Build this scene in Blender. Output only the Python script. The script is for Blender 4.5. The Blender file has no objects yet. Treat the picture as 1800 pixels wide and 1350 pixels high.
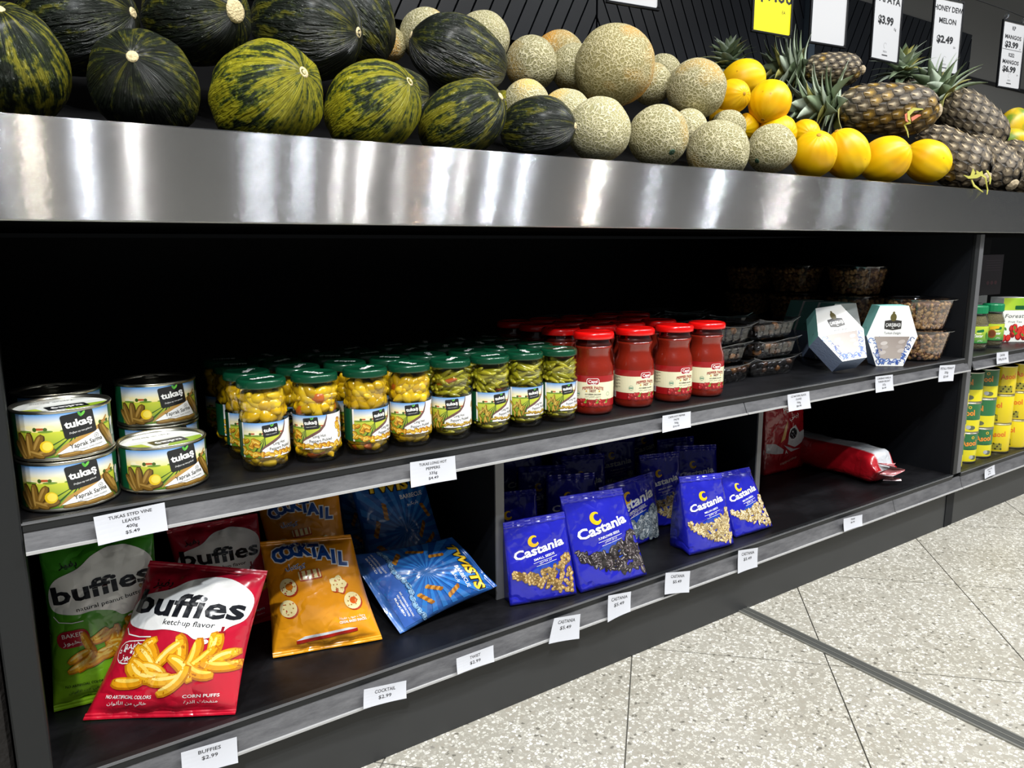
import bpy, math, random
import numpy as np
from mathutils import Vector, Matrix, noise
from mathutils.geometry import tessellate_polygon

sc = bpy.context.scene
C = sc.collection
random.seed(7)
PI = math.pi

# ------------------------------------------------------------------ camera, world, exposure
HC = 0.808                                   # camera height above the floor
FPX = 1311.8                                 # focal length in pixels of the 1800 wide frame
_y, _p, _r = math.radians(33.976), math.radians(10.265), math.radians(-0.412)
_f = Vector((math.sin(_y)*math.cos(_p), math.cos(_y)*math.cos(_p), -math.sin(_p)))
_r0 = Vector((math.cos(_y), -math.sin(_y), 0)); _u0 = _r0.cross(_f)
RT = _r0*math.cos(_r)+_u0*math.sin(_r); UP = -_r0*math.sin(_r)+_u0*math.cos(_r); FW = _f
cam_d = bpy.data.cameras.new('camera'); cam = bpy.data.objects.new('camera', cam_d); C.objects.link(cam)
cam_d.sensor_fit = 'HORIZONTAL'; cam_d.sensor_width = 36; cam_d.lens = FPX/1800*36
cam_d.clip_start = 0.02; cam_d.clip_end = 60
_m = Matrix((RT, UP, -FW)).transposed().to_4x4(); _m.translation = (0, 0, HC)
cam.matrix_world = _m
sc.camera = cam
W = bpy.data.worlds.new('store_ambient'); sc.world = W; W.use_nodes = True
W.node_tree.nodes['Background'].inputs[0].default_value = (0.86, 0.93, 1.0, 1)
W.node_tree.nodes['Background'].inputs[1].default_value = 0.10
vs = sc.view_settings
vs.view_transform = 'Standard'; vs.look = 'None'; vs.exposure = 0.0; vs.gamma = 1.0; vs.use_curve_mapping = False
LIGHT = 0.76

def ray(px, py):
    return RT*((px-900)/FPX)-UP*((py-675)/FPX)+FW
def AY(px, py, y):                            # point on the vertical plane at depth y
    d = ray(px, py); return d*(y/d.y)+Vector((0, 0, HC))
def AZ(px, py, z):                            # point on the horizontal plane at height z
    d = ray(px, py); return d*((z-HC)/d.z)+Vector((0, 0, HC))
def MPP(P):                                   # metres per photo pixel at a point
    return (P-Vector((0, 0, HC))).dot(FW)/FPX

# ------------------------------------------------------------------ helpers
def lin(c):
    return c/12.92 if c <= 0.04045 else ((c+0.055)/1.055)**2.4
def H(s):
    s = s.lstrip('#'); return tuple(lin(int(s[i:i+2], 16)/255) for i in (0, 2, 4))
def mixc(a, b, t):
    return tuple(a[i]+(b[i]-a[i])*t for i in range(3))

MATS = {}
def new_mat(name):
    m = bpy.data.materials.new(name); m.use_nodes = True; MATS[name] = m
    nt = m.node_tree; b = nt.nodes['Principled BSDF']
    return m, nt, b
def N(nt, t, **k):
    n = nt.nodes.new(t)
    for a, v in k.items(): setattr(n, a, v)
    return n
def mat(name, col, rough=0.5, metal=0.0, coat=0.0, spec=0.5, bump=None, trans=0.0, emit=None):
    m, nt, b = new_mat(name)
    b.inputs['Base Color'].default_value = (*col, 1); b.inputs['Roughness'].default_value = rough
    b.inputs['Metallic'].default_value = metal; b.inputs['Coat Weight'].default_value = coat
    b.inputs['Coat Roughness'].default_value = 0.06
    b.inputs['Specular IOR Level'].default_value = spec
    if emit: b.inputs['Emission Color'].default_value = (*emit[0], 1); b.inputs['Emission Strength'].default_value = emit[1]
    if bump:
        tc = N(nt, 'ShaderNodeTexCoord'); mp = N(nt, 'ShaderNodeMapping'); ns = N(nt, 'ShaderNodeTexNoise'); bp = N(nt, 'ShaderNodeBump')
        mp.inputs['Scale'].default_value = bump[2] if len(bump) > 2 else (1, 1, 1)
        ns.inputs['Scale'].default_value = bump[0]; bp.inputs['Strength'].default_value = bump[1]; bp.inputs['Distance'].default_value = 0.01
        nt.links.new(tc.outputs['Object'], mp.inputs['Vector']); nt.links.new(mp.outputs[0], ns.inputs['Vector'])
        nt.links.new(ns.outputs['Fac'], bp.inputs['Height']); nt.links.new(bp.outputs[0], b.inputs['Normal'])
    return m
def attr_mat(name, rough=0.4, coat=0.0, spec=0.5, bump=None):
    m = mat(name, (1, 1, 1), rough, coat=coat, spec=spec, bump=bump)
    nt = m.node_tree; a = N(nt, 'ShaderNodeAttribute', attribute_name='Col')
    nt.links.new(a.outputs['Color'], nt.nodes['Principled BSDF'].inputs['Base Color']); return m
def clear_mat(name, tint=(1, 1, 1), rough=0.03, base=0.03, edge=0.45):
    # thin clear film: what is behind shows through, the surface adds a reflection that grows towards grazing angles
    m, nt, b = new_mat(name); nt.nodes.remove(b)
    out = nt.nodes['Material Output']; tr = N(nt, 'ShaderNodeBsdfTransparent'); gl = N(nt, 'ShaderNodeBsdfGlossy'); mx = N(nt, 'ShaderNodeMixShader')
    fr = N(nt, 'ShaderNodeLayerWeight'); mr = N(nt, 'ShaderNodeMapRange')
    fr.inputs['Blend'].default_value = 0.35
    mr.inputs['To Min'].default_value = base; mr.inputs['To Max'].default_value = edge
    tr.inputs['Color'].default_value = (*tint, 1); gl.inputs['Roughness'].default_value = rough
    nt.links.new(fr.outputs['Facing'], mr.inputs['Value']); nt.links.new(mr.outputs[0], mx.inputs[0])
    nt.links.new(tr.outputs[0], mx.inputs[1]); nt.links.new(gl.outputs[0], mx.inputs[2]); nt.links.new(mx.outputs[0], out.inputs[0])
    return m

def mesh(name, V, F, cols=None, smooth=False, mats=None, fmat=None):
    me = bpy.data.meshes.new(name)
    me.from_pydata([tuple(v) for v in V], [], F)
    if cols is not None:
        a = me.color_attributes.new('Col', 'FLOAT_COLOR', 'POINT')
        arr = np.ones((len(V), 4), dtype=np.float32); arr[:, :3] = np.asarray(cols, dtype=np.float32)[:, :3]
        a.data.foreach_set('color', arr.ravel())
    if smooth: me.polygons.foreach_set('use_smooth', [True]*len(me.polygons))
    for m in (mats or []): me.materials.append(m)
    if fmat: me.polygons.foreach_set('material_index', fmat)
    me.update(); return me
def link(name, data, parent=None, loc=None, M=None):
    o = bpy.data.objects.new(name, data); C.objects.link(o)
    if parent is not None: o.parent = parent
    if M is not None: o.matrix_local = M
    elif loc is not None: o.location = loc
    return o
def obj(name, V, F, m, parent=None, cols=None, smooth=False, loc=None, M=None):
    return link(name, mesh(name, V, F, cols, smooth, [m] if not isinstance(m, list) else m), parent, loc, M)
def tag(o, label, cat, group=None):
    o['label'] = label; o['category'] = cat
    if group: o['group'] = group
    return o
def thing(name, label, cat, loc=(0, 0, 0), rz=0, group=None, M=None):
    o = bpy.data.objects.new(name, None); C.objects.link(o); o.empty_display_size = 0.02
    if M is not None: o.matrix_world = M
    else: o.location = loc; o.rotation_euler = (0, 0, rz)
    return tag(o, label, cat, group)
def struct(o):
    o['kind'] = 'structure'; return o

def box(x0, x1, y0, y1, z0, z1, bev=0.0):
    if bev <= 0:
        V = [(x0, y0, z0), (x1, y0, z0), (x1, y1, z0), (x0, y1, z0), (x0, y0, z1), (x1, y0, z1), (x1, y1, z1), (x0, y1, z1)]
        return V, [(0, 3, 2, 1), (4, 5, 6, 7), (0, 1, 5, 4), (1, 2, 6, 5), (2, 3, 7, 6), (3, 0, 4, 7)]
    b = bev; V = []; F = []
    def ring(z, i):
        n = len(V)
        a, c, d, e = x0+i, x1-i, y0+i, y1-i
        V.extend([(a+b, d, z), (c-b, d, z), (c, d+b, z), (c, e-b, z), (c-b, e, z), (a+b, e, z), (a, e-b, z), (a, d+b, z)]); return n
    rs = [ring(z0, b), ring(z0+b, 0), ring(z1-b, 0), ring(z1, b)]
    F.append(tuple(reversed(range(rs[0], rs[0]+8)))); F.append(tuple(range(rs[3], rs[3]+8)))
    for a, c in zip(rs, rs[1:]):
        for i in range(8): F.append((a+i, a+(i+1) % 8, c+(i+1) % 8, c+i))
    return V, F
def join(*parts):
    V = []; F = []
    for v, f in parts:
        n = len(V); V += [tuple(a) for a in v]; F += [tuple(i+n for i in q) for q in f]
    return V, F
def lathe(prof, n=32, cap0=True, cap1=True):
    V = []; F = []
    for r, z in prof:
        for i in range(n):
            a = 2*PI*i/n; V.append((r*math.cos(a), r*math.sin(a), z))
    for k in range(len(prof)-1):
        for i in range(n):
            F.append((k*n+i, k*n+(i+1) % n, (k+1)*n+(i+1) % n, (k+1)*n+i))
    if cap0: F.append(tuple(reversed(range(n))))
    if cap1: F.append(tuple(range((len(prof)-1)*n, len(prof)*n)))
    return V, F
def tube(pts, rad, n=8, caps=True):
    pts = [Vector(p) for p in pts]; V = []; F = []; ref = Vector((0.31, 0.2, 0.93))
    for i, p in enumerate(pts):
        t = (pts[min(i+1, len(pts)-1)]-pts[max(i-1, 0)]).normalized()
        a = t.cross(ref).normalized(); b = t.cross(a)
        r = rad[i] if isinstance(rad, (list, tuple)) else rad
        for k in range(n):
            w = 2*PI*k/n; V.append(tuple(p+(a*math.cos(w)+b*math.sin(w))*r))
    for i in range(len(pts)-1):
        for k in range(n): F.append((i*n+k, i*n+(k+1) % n, (i+1)*n+(k+1) % n, (i+1)*n+k))
    if caps: F.append(tuple(reversed(range(n)))); F.append(tuple(range((len(pts)-1)*n, len(pts)*n)))
    return V, F
def ball(rx, ry, rz, nu=16, nv=10, fn=None):
    V = [(0, 0, -rz)]; F = []
    for j in range(1, nv):
        t = -PI/2+PI*j/nv
        for i in range(nu):
            a = 2*PI*i/nu; k = fn(a, t) if fn else 1.0
            V.append((rx*math.cos(t)*math.cos(a)*k, ry*math.cos(t)*math.sin(a)*k, rz*math.sin(t)*(k if fn else 1)))
    V.append((0, 0, rz)); top = len(V)-1
    for i in range(nu): F.append((0, 1+(i+1) % nu, 1+i))
    for j in range(nv-2):
        for i in range(nu):
            a = 1+j*nu+i; b = 1+j*nu+(i+1) % nu; F.append((a, b, b+nu, a+nu))
    k = 1+(nv-2)*nu
    for i in range(nu): F.append((k+i, k+(i+1) % nu, top))
    return V, F
def axisM(P, z, x=None):                       # matrix with local Z along z at P
    z = Vector(z).normalized(); x = Vector(x) if x is not None else Vector((0.37, 0.81, 0.2))
    y = z.cross(x).normalized(); x = y.cross(z).normalized()
    m = Matrix((x, y, z)).transposed().to_4x4(); m.translation = P; return m

# ------------------------------------------------------------------ flat print: polygons in label space, mapped on to a surface
_TX = {}
def text_mesh(s, bold):
    k = (s, bold)
    if k in _TX: return _TX[k]
    c = bpy.data.curves.new('t', 'FONT'); c.body = s; c.resolution_u = 2; c.offset = bold; c.fill_mode = 'FRONT'
    o = bpy.data.objects.new('t', c); C.objects.link(o); bpy.context.view_layer.update()
    d = bpy.context.evaluated_depsgraph_get(); me = o.evaluated_get(d).to_mesh()
    V = np.array([v.co[:2] for v in me.vertices]) if len(me.vertices) else np.zeros((0, 2))
    F = []
    for p in me.polygons:
        q = list(p.vertices)
        for i in range(1, len(q)-1): F.append((q[0], q[i], q[i+1]))
    o.evaluated_get(d).to_mesh_clear(); bpy.data.objects.remove(o); bpy.data.curves.remove(c)
    _TX[k] = (V, F); return _TX[k]
CAP = 0.727
_AR = {'ا': 'FE8D FE8E FE8D FE8E', 'ب': 'FE8F FE90 FE91 FE92', 'ت': 'FE95 FE96 FE97 FE98', 'ح': 'FEA1 FEA2 FEA3 FEA4', 'خ': 'FEA5 FEA6 FEA7 FEA8',
       'ر': 'FEAD FEAE FEAD FEAE', 'ز': 'FEAF FEB0 FEAF FEB0', 'س': 'FEB1 FEB2 FEB3 FEB4', 'ش': 'FEB5 FEB6 FEB7 FEB8', 'ص': 'FEB9 FEBA FEBB FEBC', 'ع': 'FEC9 FECA FECB FECC',
       'ف': 'FED1 FED2 FED3 FED4', 'ق': 'FED5 FED6 FED7 FED8', 'ك': 'FED9 FEDA FEDB FEDC', 'ل': 'FEDD FEDE FEDF FEE0', 'م': 'FEE1 FEE2 FEE3 FEE4', 'ن': 'FEE5 FEE6 FEE7 FEE8',
       'ه': 'FEE9 FEEA FEEB FEEC', 'و': 'FEED FEEE FEED FEEE', 'ي': 'FEF1 FEF2 FEF3 FEF4', 'د': 'FEA9 FEAA FEA9 FEAA', 'ط': 'FEC1 FEC2 FEC3 FEC4', 'ة': 'FE93 FE94 FE93 FE94', 'أ': 'FE83 FE84 FE83 FE84'}
def ar(s):
    out = []
    for w in s.split(' '):
        r = ''
        for i, ch in enumerate(w):
            if ch not in _AR: r += ch; continue
            f = [chr(int(x, 16)) for x in _AR[ch].split()]
            pj = i > 0 and w[i-1] in _AR and w[i-1] not in 'اروزدةأ'
            nj = i < len(w)-1 and ch not in 'اروزدةأ'
            r += f[3] if pj and nj else f[1] if pj else f[2] if nj else f[0]
        out.append(r[::-1])
    return ' '.join(reversed(out))

class Deco:
    def __init__(s): s.V = []; s.C = []; s.L = []; s.T = []; s.z = 1.0
    def tris(s, pts, F, col, layer):
        n = len(s.V)
        s.V += [tuple(p) for p in pts]; s.L += [layer]*len(pts)
        s.C += [col(*p) for p in pts] if callable(col) else [col]*len(pts)
        s.T += [tuple(i+n for i in f) for f in F]
    def poly(s, pts, col, layer=1):
        s.tris(pts, [t for t in tessellate_polygon([[Vector((p[0], p[1], 0)) for p in pts]])], col, layer)
    def blob(s, pts, col, layer=1, n=5):           # smooth closed outline through the points
        P = []; m = len(pts)
        for i in range(m):
            p0, p1, p2, p3 = pts[i-1], pts[i], pts[(i+1) % m], pts[(i+2) % m]
            for k in range(n):
                t = k/n; P.append(tuple(0.5*(2*p1[j]+(p2[j]-p0[j])*t+(2*p0[j]-5*p1[j]+4*p2[j]-p3[j])*t*t+(3*p1[j]-p0[j]-3*p2[j]+p3[j])*t**3) for j in (0, 1)))
        s.poly(P, col, layer)
    def quad(s, x0, y0, x1, y1, col, layer=1): s.poly([(x0, y0), (x1, y0), (x1, y1), (x0, y1)], col, layer)
    def ell(s, cx, cy, rx, ry, col, layer=1, rot=0, n=14):
        c, q = math.cos(rot), math.sin(rot)
        s.poly([(cx+rx*math.cos(a)*c-ry*math.sin(a)*q, cy+rx*math.cos(a)*q+ry*math.sin(a)*c) for a in [2*PI*i/n for i in range(n)]], col, layer)
    def ring(s, cx, cy, r0, r1, col, layer=1, n=24, a0=0, a1=2*PI):
        A = [a0+(a1-a0)*i/n for i in range(n+1)]
        P = [(cx+r0*math.cos(a), cy+r0*math.sin(a)) for a in A]+[(cx+r1*math.cos(a), cy+r1*math.sin(a)) for a in A]
        s.tris(P, [t for i in range(n) for t in ((i, n+1+i, n+2+i), (i, n+2+i, i+1))], col, layer)
    def stroke(s, pts, w, col, layer=1):
        P = []; n = len(pts)
        for i, p in enumerate(pts):
            a = pts[max(i-1, 0)]; b = pts[min(i+1, n-1)]; dx, dy = b[0]-a[0], b[1]-a[1]; l = math.hypot(dx, dy) or 1
            ww = (w[i] if isinstance(w, (list, tuple)) else w)/2
            P.append((p[0]-dy/l*ww, p[1]+dx/l*ww)); P.append((p[0]+dy/l*ww, p[1]-dx/l*ww))
        s.tris(P, [t for i in range(n-1) for t in ((2*i, 2*i+1, 2*i+3), (2*i, 2*i+3, 2*i+2))], col, layer)
    def rrect(s, cx, cy, w, h, r, col, layer=1, rot=0):
        P = []
        for sx, sy, a0 in ((1, 1, 0), (-1, 1, PI/2), (-1, -1, PI), (1, -1, 1.5*PI)):
            for i in range(4):
                a = a0+PI/2*i/3; P.append((sx*(w/2-r)+r*math.cos(a), sy*(h/2-r)+r*math.sin(a)))
        c, q = math.cos(rot), math.sin(rot)
        s.poly([(cx+x*c-y*q, cy+x*q+y*c) for x, y in P], col, layer)
    def text(s, t, x, y, h, col, layer=2, w=None, bold=0.0, shear=0.0, rot=0.0, align='C', arc=0.0):
        V, F = text_mesh(t, bold)
        if not len(V): return
        V = V.copy(); V *= h/CAP
        if w:
            e = V[:, 0].max()-V[:, 0].min(); V[:, 0] *= w/e
        x0, x1 = V[:, 0].min(), V[:, 0].max()
        V[:, 0] -= (x0+x1)/2 if align == 'C' else (x0 if align == 'L' else x1)
        V[:, 0] += V[:, 1]*shear
        if arc: V[:, 1] -= arc*V[:, 0]**2
        c, q = math.cos(rot), math.sin(rot)
        P = np.stack([x+V[:, 0]*c-V[:, 1]*q, y+V[:, 0]*q+V[:, 1]*c], 1)
        s.tris([tuple(p) for p in P], F, col, layer)
    def sausage(s, cx, cy, L, wd, rot, curv, c0, c1, c2, layer=2):
        def path(k, o):
            P = []
            for i in range(9):
                t = -0.5+i/8; x = t*L*k; y = curv*(0.25-t*t)*4*L+o
                P.append((cx+x*math.cos(rot)-y*math.sin(rot), cy+x*math.sin(rot)+y*math.cos(rot)))
            return P
        prof = [0.45, 0.8, 0.95, 1, 1, 1, 0.95, 0.8, 0.45]
        s.stroke(path(1, 0), [wd*q for q in prof], c0, layer)
        s.stroke(path(0.93, wd*0.07), [wd*0.78*q for q in prof], c1, layer+0.3)
        s.stroke(path(0.75, wd*0.2), [wd*0.28*q for q in prof], c2, layer+0.6)
    def build(s, name, fn, m, parent=None, maxlen=0.02, step=0.00022):
        V = list(s.V); T = []; Cc = list(s.C); L = list(s.L)
        st = list(s.T); cache = {}
        def mid(a, b):
            k = (a, b) if a < b else (b, a)
            if k not in cache:
                V.append(((V[a][0]+V[b][0])/2, (V[a][1]+V[b][1])/2)); Cc.append(mixc(Cc[a], Cc[b], 0.5)); L.append(L[a]); cache[k] = len(V)-1
            return cache[k]
        ml = maxlen*maxlen
        while st:
            a, b, c = st.pop()
            d = [((V[p][0]-V[q][0])**2+(V[p][1]-V[q][1])**2, i) for i, (p, q) in enumerate(((a, b), (b, c), (c, a)))]
            m_, i = max(d)
            if m_ <= ml: T.append((a, b, c)); continue
            p, q, r = ((a, b, c), (b, c, a), (c, a, b))[i]
            k = mid(p, q); st.append((p, k, r)); st.append((k, q, r))
        # consistent winding
        T2 = []
        for a, b, c in T:
            ar_ = (V[b][0]-V[a][0])*(V[c][1]-V[a][1])-(V[c][0]-V[a][0])*(V[b][1]-V[a][1])
            T2.append((a, b, c) if ar_ > 0 else (a, c, b))
        P = [fn(V[i][0], V[i][1], L[i]*step) for i in range(len(V))]
        return link(name, mesh(name, P, T2, Cc, True, [m]), parent)

BLACK = H('#15171b'); WHITE = H('#f4f4f2')
PRINT = attr_mat('printed_paper', 0.45, coat=0.0)
GLOSS = attr_mat('printed_gloss', 0.32, coat=0.25)
def foil_mat():
    m = attr_mat('printed_foil', 0.27, coat=0.55); nt = m.node_tree; b = nt.nodes['Principled BSDF']; L = nt.links.new
    tc = N(nt, 'ShaderNodeTexCoord'); n1 = N(nt, 'ShaderNodeTexNoise'); n1.inputs['Scale'].default_value = 17; n1.inputs['Detail'].default_value = 2.5; L(tc.outputs['Object'], n1.inputs['Vector'])
    s1 = N(nt, 'ShaderNodeMath', operation='SUBTRACT'); s1.inputs[1].default_value = 0.5; L(n1.outputs['Fac'], s1.inputs[0]); a1 = N(nt, 'ShaderNodeMath', operation='ABSOLUTE'); L(s1.outputs[0], a1.inputs[0])
    mn = N(nt, 'ShaderNodeMath', operation='MINIMUM'); mn.inputs[1].default_value = 0.07; L(a1.outputs[0], mn.inputs[0])          # sharp creases between smooth facets
    n2 = N(nt, 'ShaderNodeTexNoise'); n2.inputs['Scale'].default_value = 30; L(tc.outputs['Object'], n2.inputs['Vector'])
    ad = N(nt, 'ShaderNodeMath', operation='MULTIPLY_ADD'); L(n2.outputs['Fac'], ad.inputs[0]); ad.inputs[1].default_value = 0.16; L(mn.outputs[0], ad.inputs[2])
    bp = N(nt, 'ShaderNodeBump'); bp.inputs['Strength'].default_value = 0.85; bp.inputs['Distance'].default_value = 0.016; L(ad.outputs[0], bp.inputs['Height'])
    L(bp.outputs[0], b.inputs['Normal']); L(bp.outputs[0], b.inputs['Coat Normal'])
    return m
FOIL = foil_mat()

# ------------------------------------------------------------------ lamps of the store ceiling and unseen ones added for the light
M_lamp = mat('lamp_housing', (0.02, 0.02, 0.02), 0.4)
def ceiling_lamp(x, y, z, power, size, col, label, aim=None):
    t = thing('ceiling_spotlight', label, 'ceiling light', (x, y, z), group='store ceiling lamps')
    obj('housing', *lathe([(size*0.55, 0.012), (size*0.62, 0.02), (size*0.62, 0.16), (size*0.3, 0.19), (0.015, 0.2), (0.015, 0.5)], 20), M_lamp, t, smooth=False)
    d = bpy.data.lights.new('bulb', 'AREA'); d.shape = 'DISK'; d.size = size; d.energy = power*LIGHT; d.color = col; d.spread = math.radians(150)
    o = link('bulb', d, t)
    return t
WARM = (1.0, 0.90, 0.74); NEUT = (1.0, 0.965, 0.91); COOL = (0.90, 0.95, 1.0)
def sx(px, y):                                 # x of a lamp whose mirror image in the steel front stands at photo column px
    P = AY(px, 300, 0.975); return P.x/0.975*(1.95-y)
for px, y, z, p, s, c in [(28, -0.35, 3.3, 4, 0.022, COOL), (98, -0.55, 3.25, 12, 0.075, WARM), (240, -0.38, 3.2, 16, 0.04, COOL), (369, -0.30, 3.2, 14, 0.022, NEUT),
                          (595, -0.9, 3.2, 14, 0.16, COOL), (725, -0.6, 3.2, 12, 0.10, COOL), (778, -0.8, 3.2, 8, 0.02, NEUT), (896, -0.36, 3.2, 20, 0.035, NEUT), (958, -0.8, 3.3, 3, 0.03, (1.0, 0.55, 0.25)), (1032, -0.48, 3.2, 22, 0.08, COOL),  # opening pair stands in for white columns mirrored in the steel
                          (1100, -0.35, 3.2, 14, 0.025, NEUT), (1150, -0.42, 3.2, 24, 0.035, COOL), (1198, -0.5, 3.2, 20, 0.04, COOL), (1296, -0.8, 3.3, 3, 0.03, (1.0, 0.55, 0.25)), (1372, -0.35, 3.2, 32, 0.05, NEUT), (1580, -0.4, 3.2, 40, 0.06, COOL),
                          (1700, -0.4, 3.2, 34, 0.06, NEUT), (800, -2.1, 3.2, 10, 0.03, NEUT), (1260, -2.2, 3.2, 24, 0.05, COOL), (1480, -2.2, 3.2, 30, 0.06, NEUT), (1650, -1.3, 3.2, 22, 0.14, COOL), (1765, -0.9, 3.2, 30, 0.16, COOL), (-420, -0.9, 3.2, 70, 0.1, NEUT), (-800, -1.2, 3.2, 110, 0.1, COOL)]:  # wide pair added to brighten the steel, far-left pair to light the box sides
    ceiling_lamp(sx(px, y), y, z, p, s, c, 'unseen black store ceiling spotlight above the aisle')

# ------------------------------------------------------------------ floor
def floor_material():
    m, nt, b = new_mat('terrazzo')
    tc = N(nt, 'ShaderNodeTexCoord'); v = N(nt, 'ShaderNodeTexVoronoi'); v2 = N(nt, 'ShaderNodeTexVoronoi'); r1 = N(nt, 'ShaderNodeValToRGB'); r2 = N(nt, 'ShaderNodeValToRGB')
    ns = N(nt, 'ShaderNodeTexNoise'); mx = N(nt, 'ShaderNodeMix', data_type='RGBA'); mx2 = N(nt, 'ShaderNodeMix', data_type='RGBA', blend_type='MULTIPLY')
    ad = N(nt, 'ShaderNodeMix', data_type='RGBA', blend_type='ADD'); ns3 = N(nt, 'ShaderNodeTexNoise')
    ns3.inputs['Scale'].default_value = 150; ad.inputs[0].default_value = 0.008
    geo = N(nt, 'ShaderNodeNewGeometry')
    nt.links.new(geo.outputs['Position'], ns3.inputs['Vector'])
    nt.links.new(geo.outputs['Position'], ad.inputs[6]); nt.links.new(ns3.outputs['Color'], ad.inputs[7])
    v.inputs['Scale'].default_value = 165; v2.feature = 'DISTANCE_TO_EDGE'; v2.inputs['Scale'].default_value = 165
    for q in (v, v2): nt.links.new(ad.outputs[2], q.inputs['Vector'])
    cr = r1.color_ramp; cr.interpolation = 'CONSTANT'
    stops = [(0, '#6a675f'), (0.03, '#9c998f'), (0.26, '#a8a59c'), (0.46, '#bfbdb4'), (0.66, '#cfcdc6'), (0.86, '#9a958a'), (0.955, '#dedcd6'), (0.985, '#827f78')]
    cr.elements[0].position = 0; cr.elements[0].color = (*H(stops[0][1]), 1); cr.elements[1].position = stops[1][0]; cr.elements[1].color = (*H(stops[1][1]), 1)
    for p, c in stops[2:]:
        e = cr.elements.new(p); e.color = (*H(c), 1)
    sp = N(nt, 'ShaderNodeSeparateColor'); nt.links.new(v.outputs['Color'], sp.inputs[0]); nt.links.new(sp.outputs[0], r1.inputs[0])
    r2.color_ramp.elements[0].position = 0.05; r2.color_ramp.elements[0].color = (1, 1, 1, 1); r2.color_ramp.elements[1].position = 0.16; r2.color_ramp.elements[1].color = (0, 0, 0, 1)
    nt.links.new(v2.outputs['Distance'], r2.inputs[0])
    mx.inputs[7].default_value = (*H('#98958b'), 1)
    nt.links.new(r2.outputs[0], mx.inputs[0]); nt.links.new(r1.outputs[0], mx.inputs[6])
    ns.inputs['Scale'].default_value = 5; ns.inputs['Detail'].default_value = 4; nt.links.new(geo.outputs['Position'], ns.inputs['Vector'])
    r3 = N(nt, 'ShaderNodeValToRGB'); r3.color_ramp.elements[0].position = 0.3; r3.color_ramp.elements[0].color = (0.86, 0.85, 0.82, 1); r3.color_ramp.elements[1].position = 0.7; r3.color_ramp.elements[1].color = (1, 1, 1, 1)
    nt.links.new(ns.outputs['Fac'], r3.inputs[0]); mx2.inputs[0].default_value = 1
    nt.links.new(mx.outputs[2], mx2.inputs[6]); nt.links.new(r3.outputs[0], mx2.inputs[7]); nt.links.new(mx2.outputs[2], b.inputs['Base Color'])
    b.inputs['Roughness'].default_value = 0.38; b.inputs['Specular IOR Level'].default_value = 0.3
    return m
M_terr = floor_material(); M_grout = mat('grout', H('#56544d'), 0.8); M_strip = mat('rubber_strip', H('#3e3f3c'), 0.6)
fl = struct(obj('floor', *box(-4, 10, -5, 4, -0.06, -0.003), M_grout))
s2 = math.sqrt(0.5); TU, TV, U0, V0 = 0.4285, 0.381, 1.435-0.4285*10, -0.031-0.381*10
tv, tf = box(-TU/2+0.0013, TU/2-0.0013, -TV/2+0.0013, TV/2-0.0013, -0.003, 0.0)
tile_me = mesh('floor_tile', tv, tf, None, False, [M_terr]); far = []
for i in range(24):
    for j in range(26):
        u = U0+(i+0.5)*TU; v = V0+(j+0.5)*TV
        x, y = (u+v)*s2, (u-v)*s2
        # box local x runs along +u (45 deg), local y along +v (-45 deg)
        M = Matrix.Translation((x, y, 0)) @ Matrix.Rotation(PI/4, 4, 'Z') @ Matrix.Scale(-1, 4, (0, 1, 0))
        if -0.3 < x < 4.6 and -0.4 < y < 1.25:
            link('floor_tile', tile_me, fl, M=M)
        elif -3.8 < x < 9.8 and -4.8 < y < 3.8:
            far.append(([M @ Vector(p) for p in tv], [tuple(reversed(f)) for f in tf]))
o = obj('floor_tile_field', *join(*far), M_terr, fl); o['kind'] = 'stuff'
obj('expansion_joint', *box(1.296, 1.322, -4.8, 1.02, -0.004, 0.0025), M_strip, fl)
obj('expansion_joint_edge', *join(box(1.293, 1.2965, -4.8, 1.02, -0.004, 0.003), box(1.3215, 1.325, -4.8, 1.02, -0.004, 0.003), box(1.3075, 1.3095, -4.8, 1.02, -0.004, 0.0032)), mat('joint_metal', H('#8a8a84'), 0.45, 0.6), fl)

# ------------------------------------------------------------------ back wall with the dark chevron boards
YW = 2.6
M_wall = mat('grey_wall', H('#8b8a87'), 0.7); M_dark = mat('black_board', H('#0f141d'), 0.34, spec=0.5); M_black = mat('near_black', H('#050607'), 0.8, spec=0.1); M_groove = mat('wall_groove', H('#1d1d1e'), 0.7)
wall = struct(obj('wall_back', *box(-4, 12, YW+0.03, YW+0.1, 0, 4.2), M_wall))
obj('wall_groove', *box(5.36, 12, YW+0.02, YW+0.035, 1.886, 1.908), M_groove, wall)
obj('lower_dark_wall', *box(-4, 5.33, YW+0.012, YW+0.032, 0, 1.66), M_black, wall)  # near-black sheets laid over the wall below the boards
obj('lower_dark_wall', *box(5.33, 12, YW+0.012, YW+0.032, 0, 1.72), M_black, wall)
ZB, ZT = 1.616, 2.142
pan = struct(obj('trim_1', *box(-3.5, 5.335, YW-0.002, YW+0.03, ZB, ZT), M_black)); pan['label'] = 'dark panel of slanted black boards on the back wall'
def clip(poly, ax, val, keep_less):
    out = []
    for i in range(len(poly)):
        a, b = poly[i-1], poly[i]; ia = (a[ax] <= val) == keep_less; ib = (b[ax] <= val) == keep_less
        if ia != ib:
            t = (val-a[ax])/(b[ax]-a[ax]); out.append((a[0]+(b[0]-a[0])*t, a[1]+(b[1]-a[1])*t))
        if ib: out.append(b)
    return out
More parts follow.
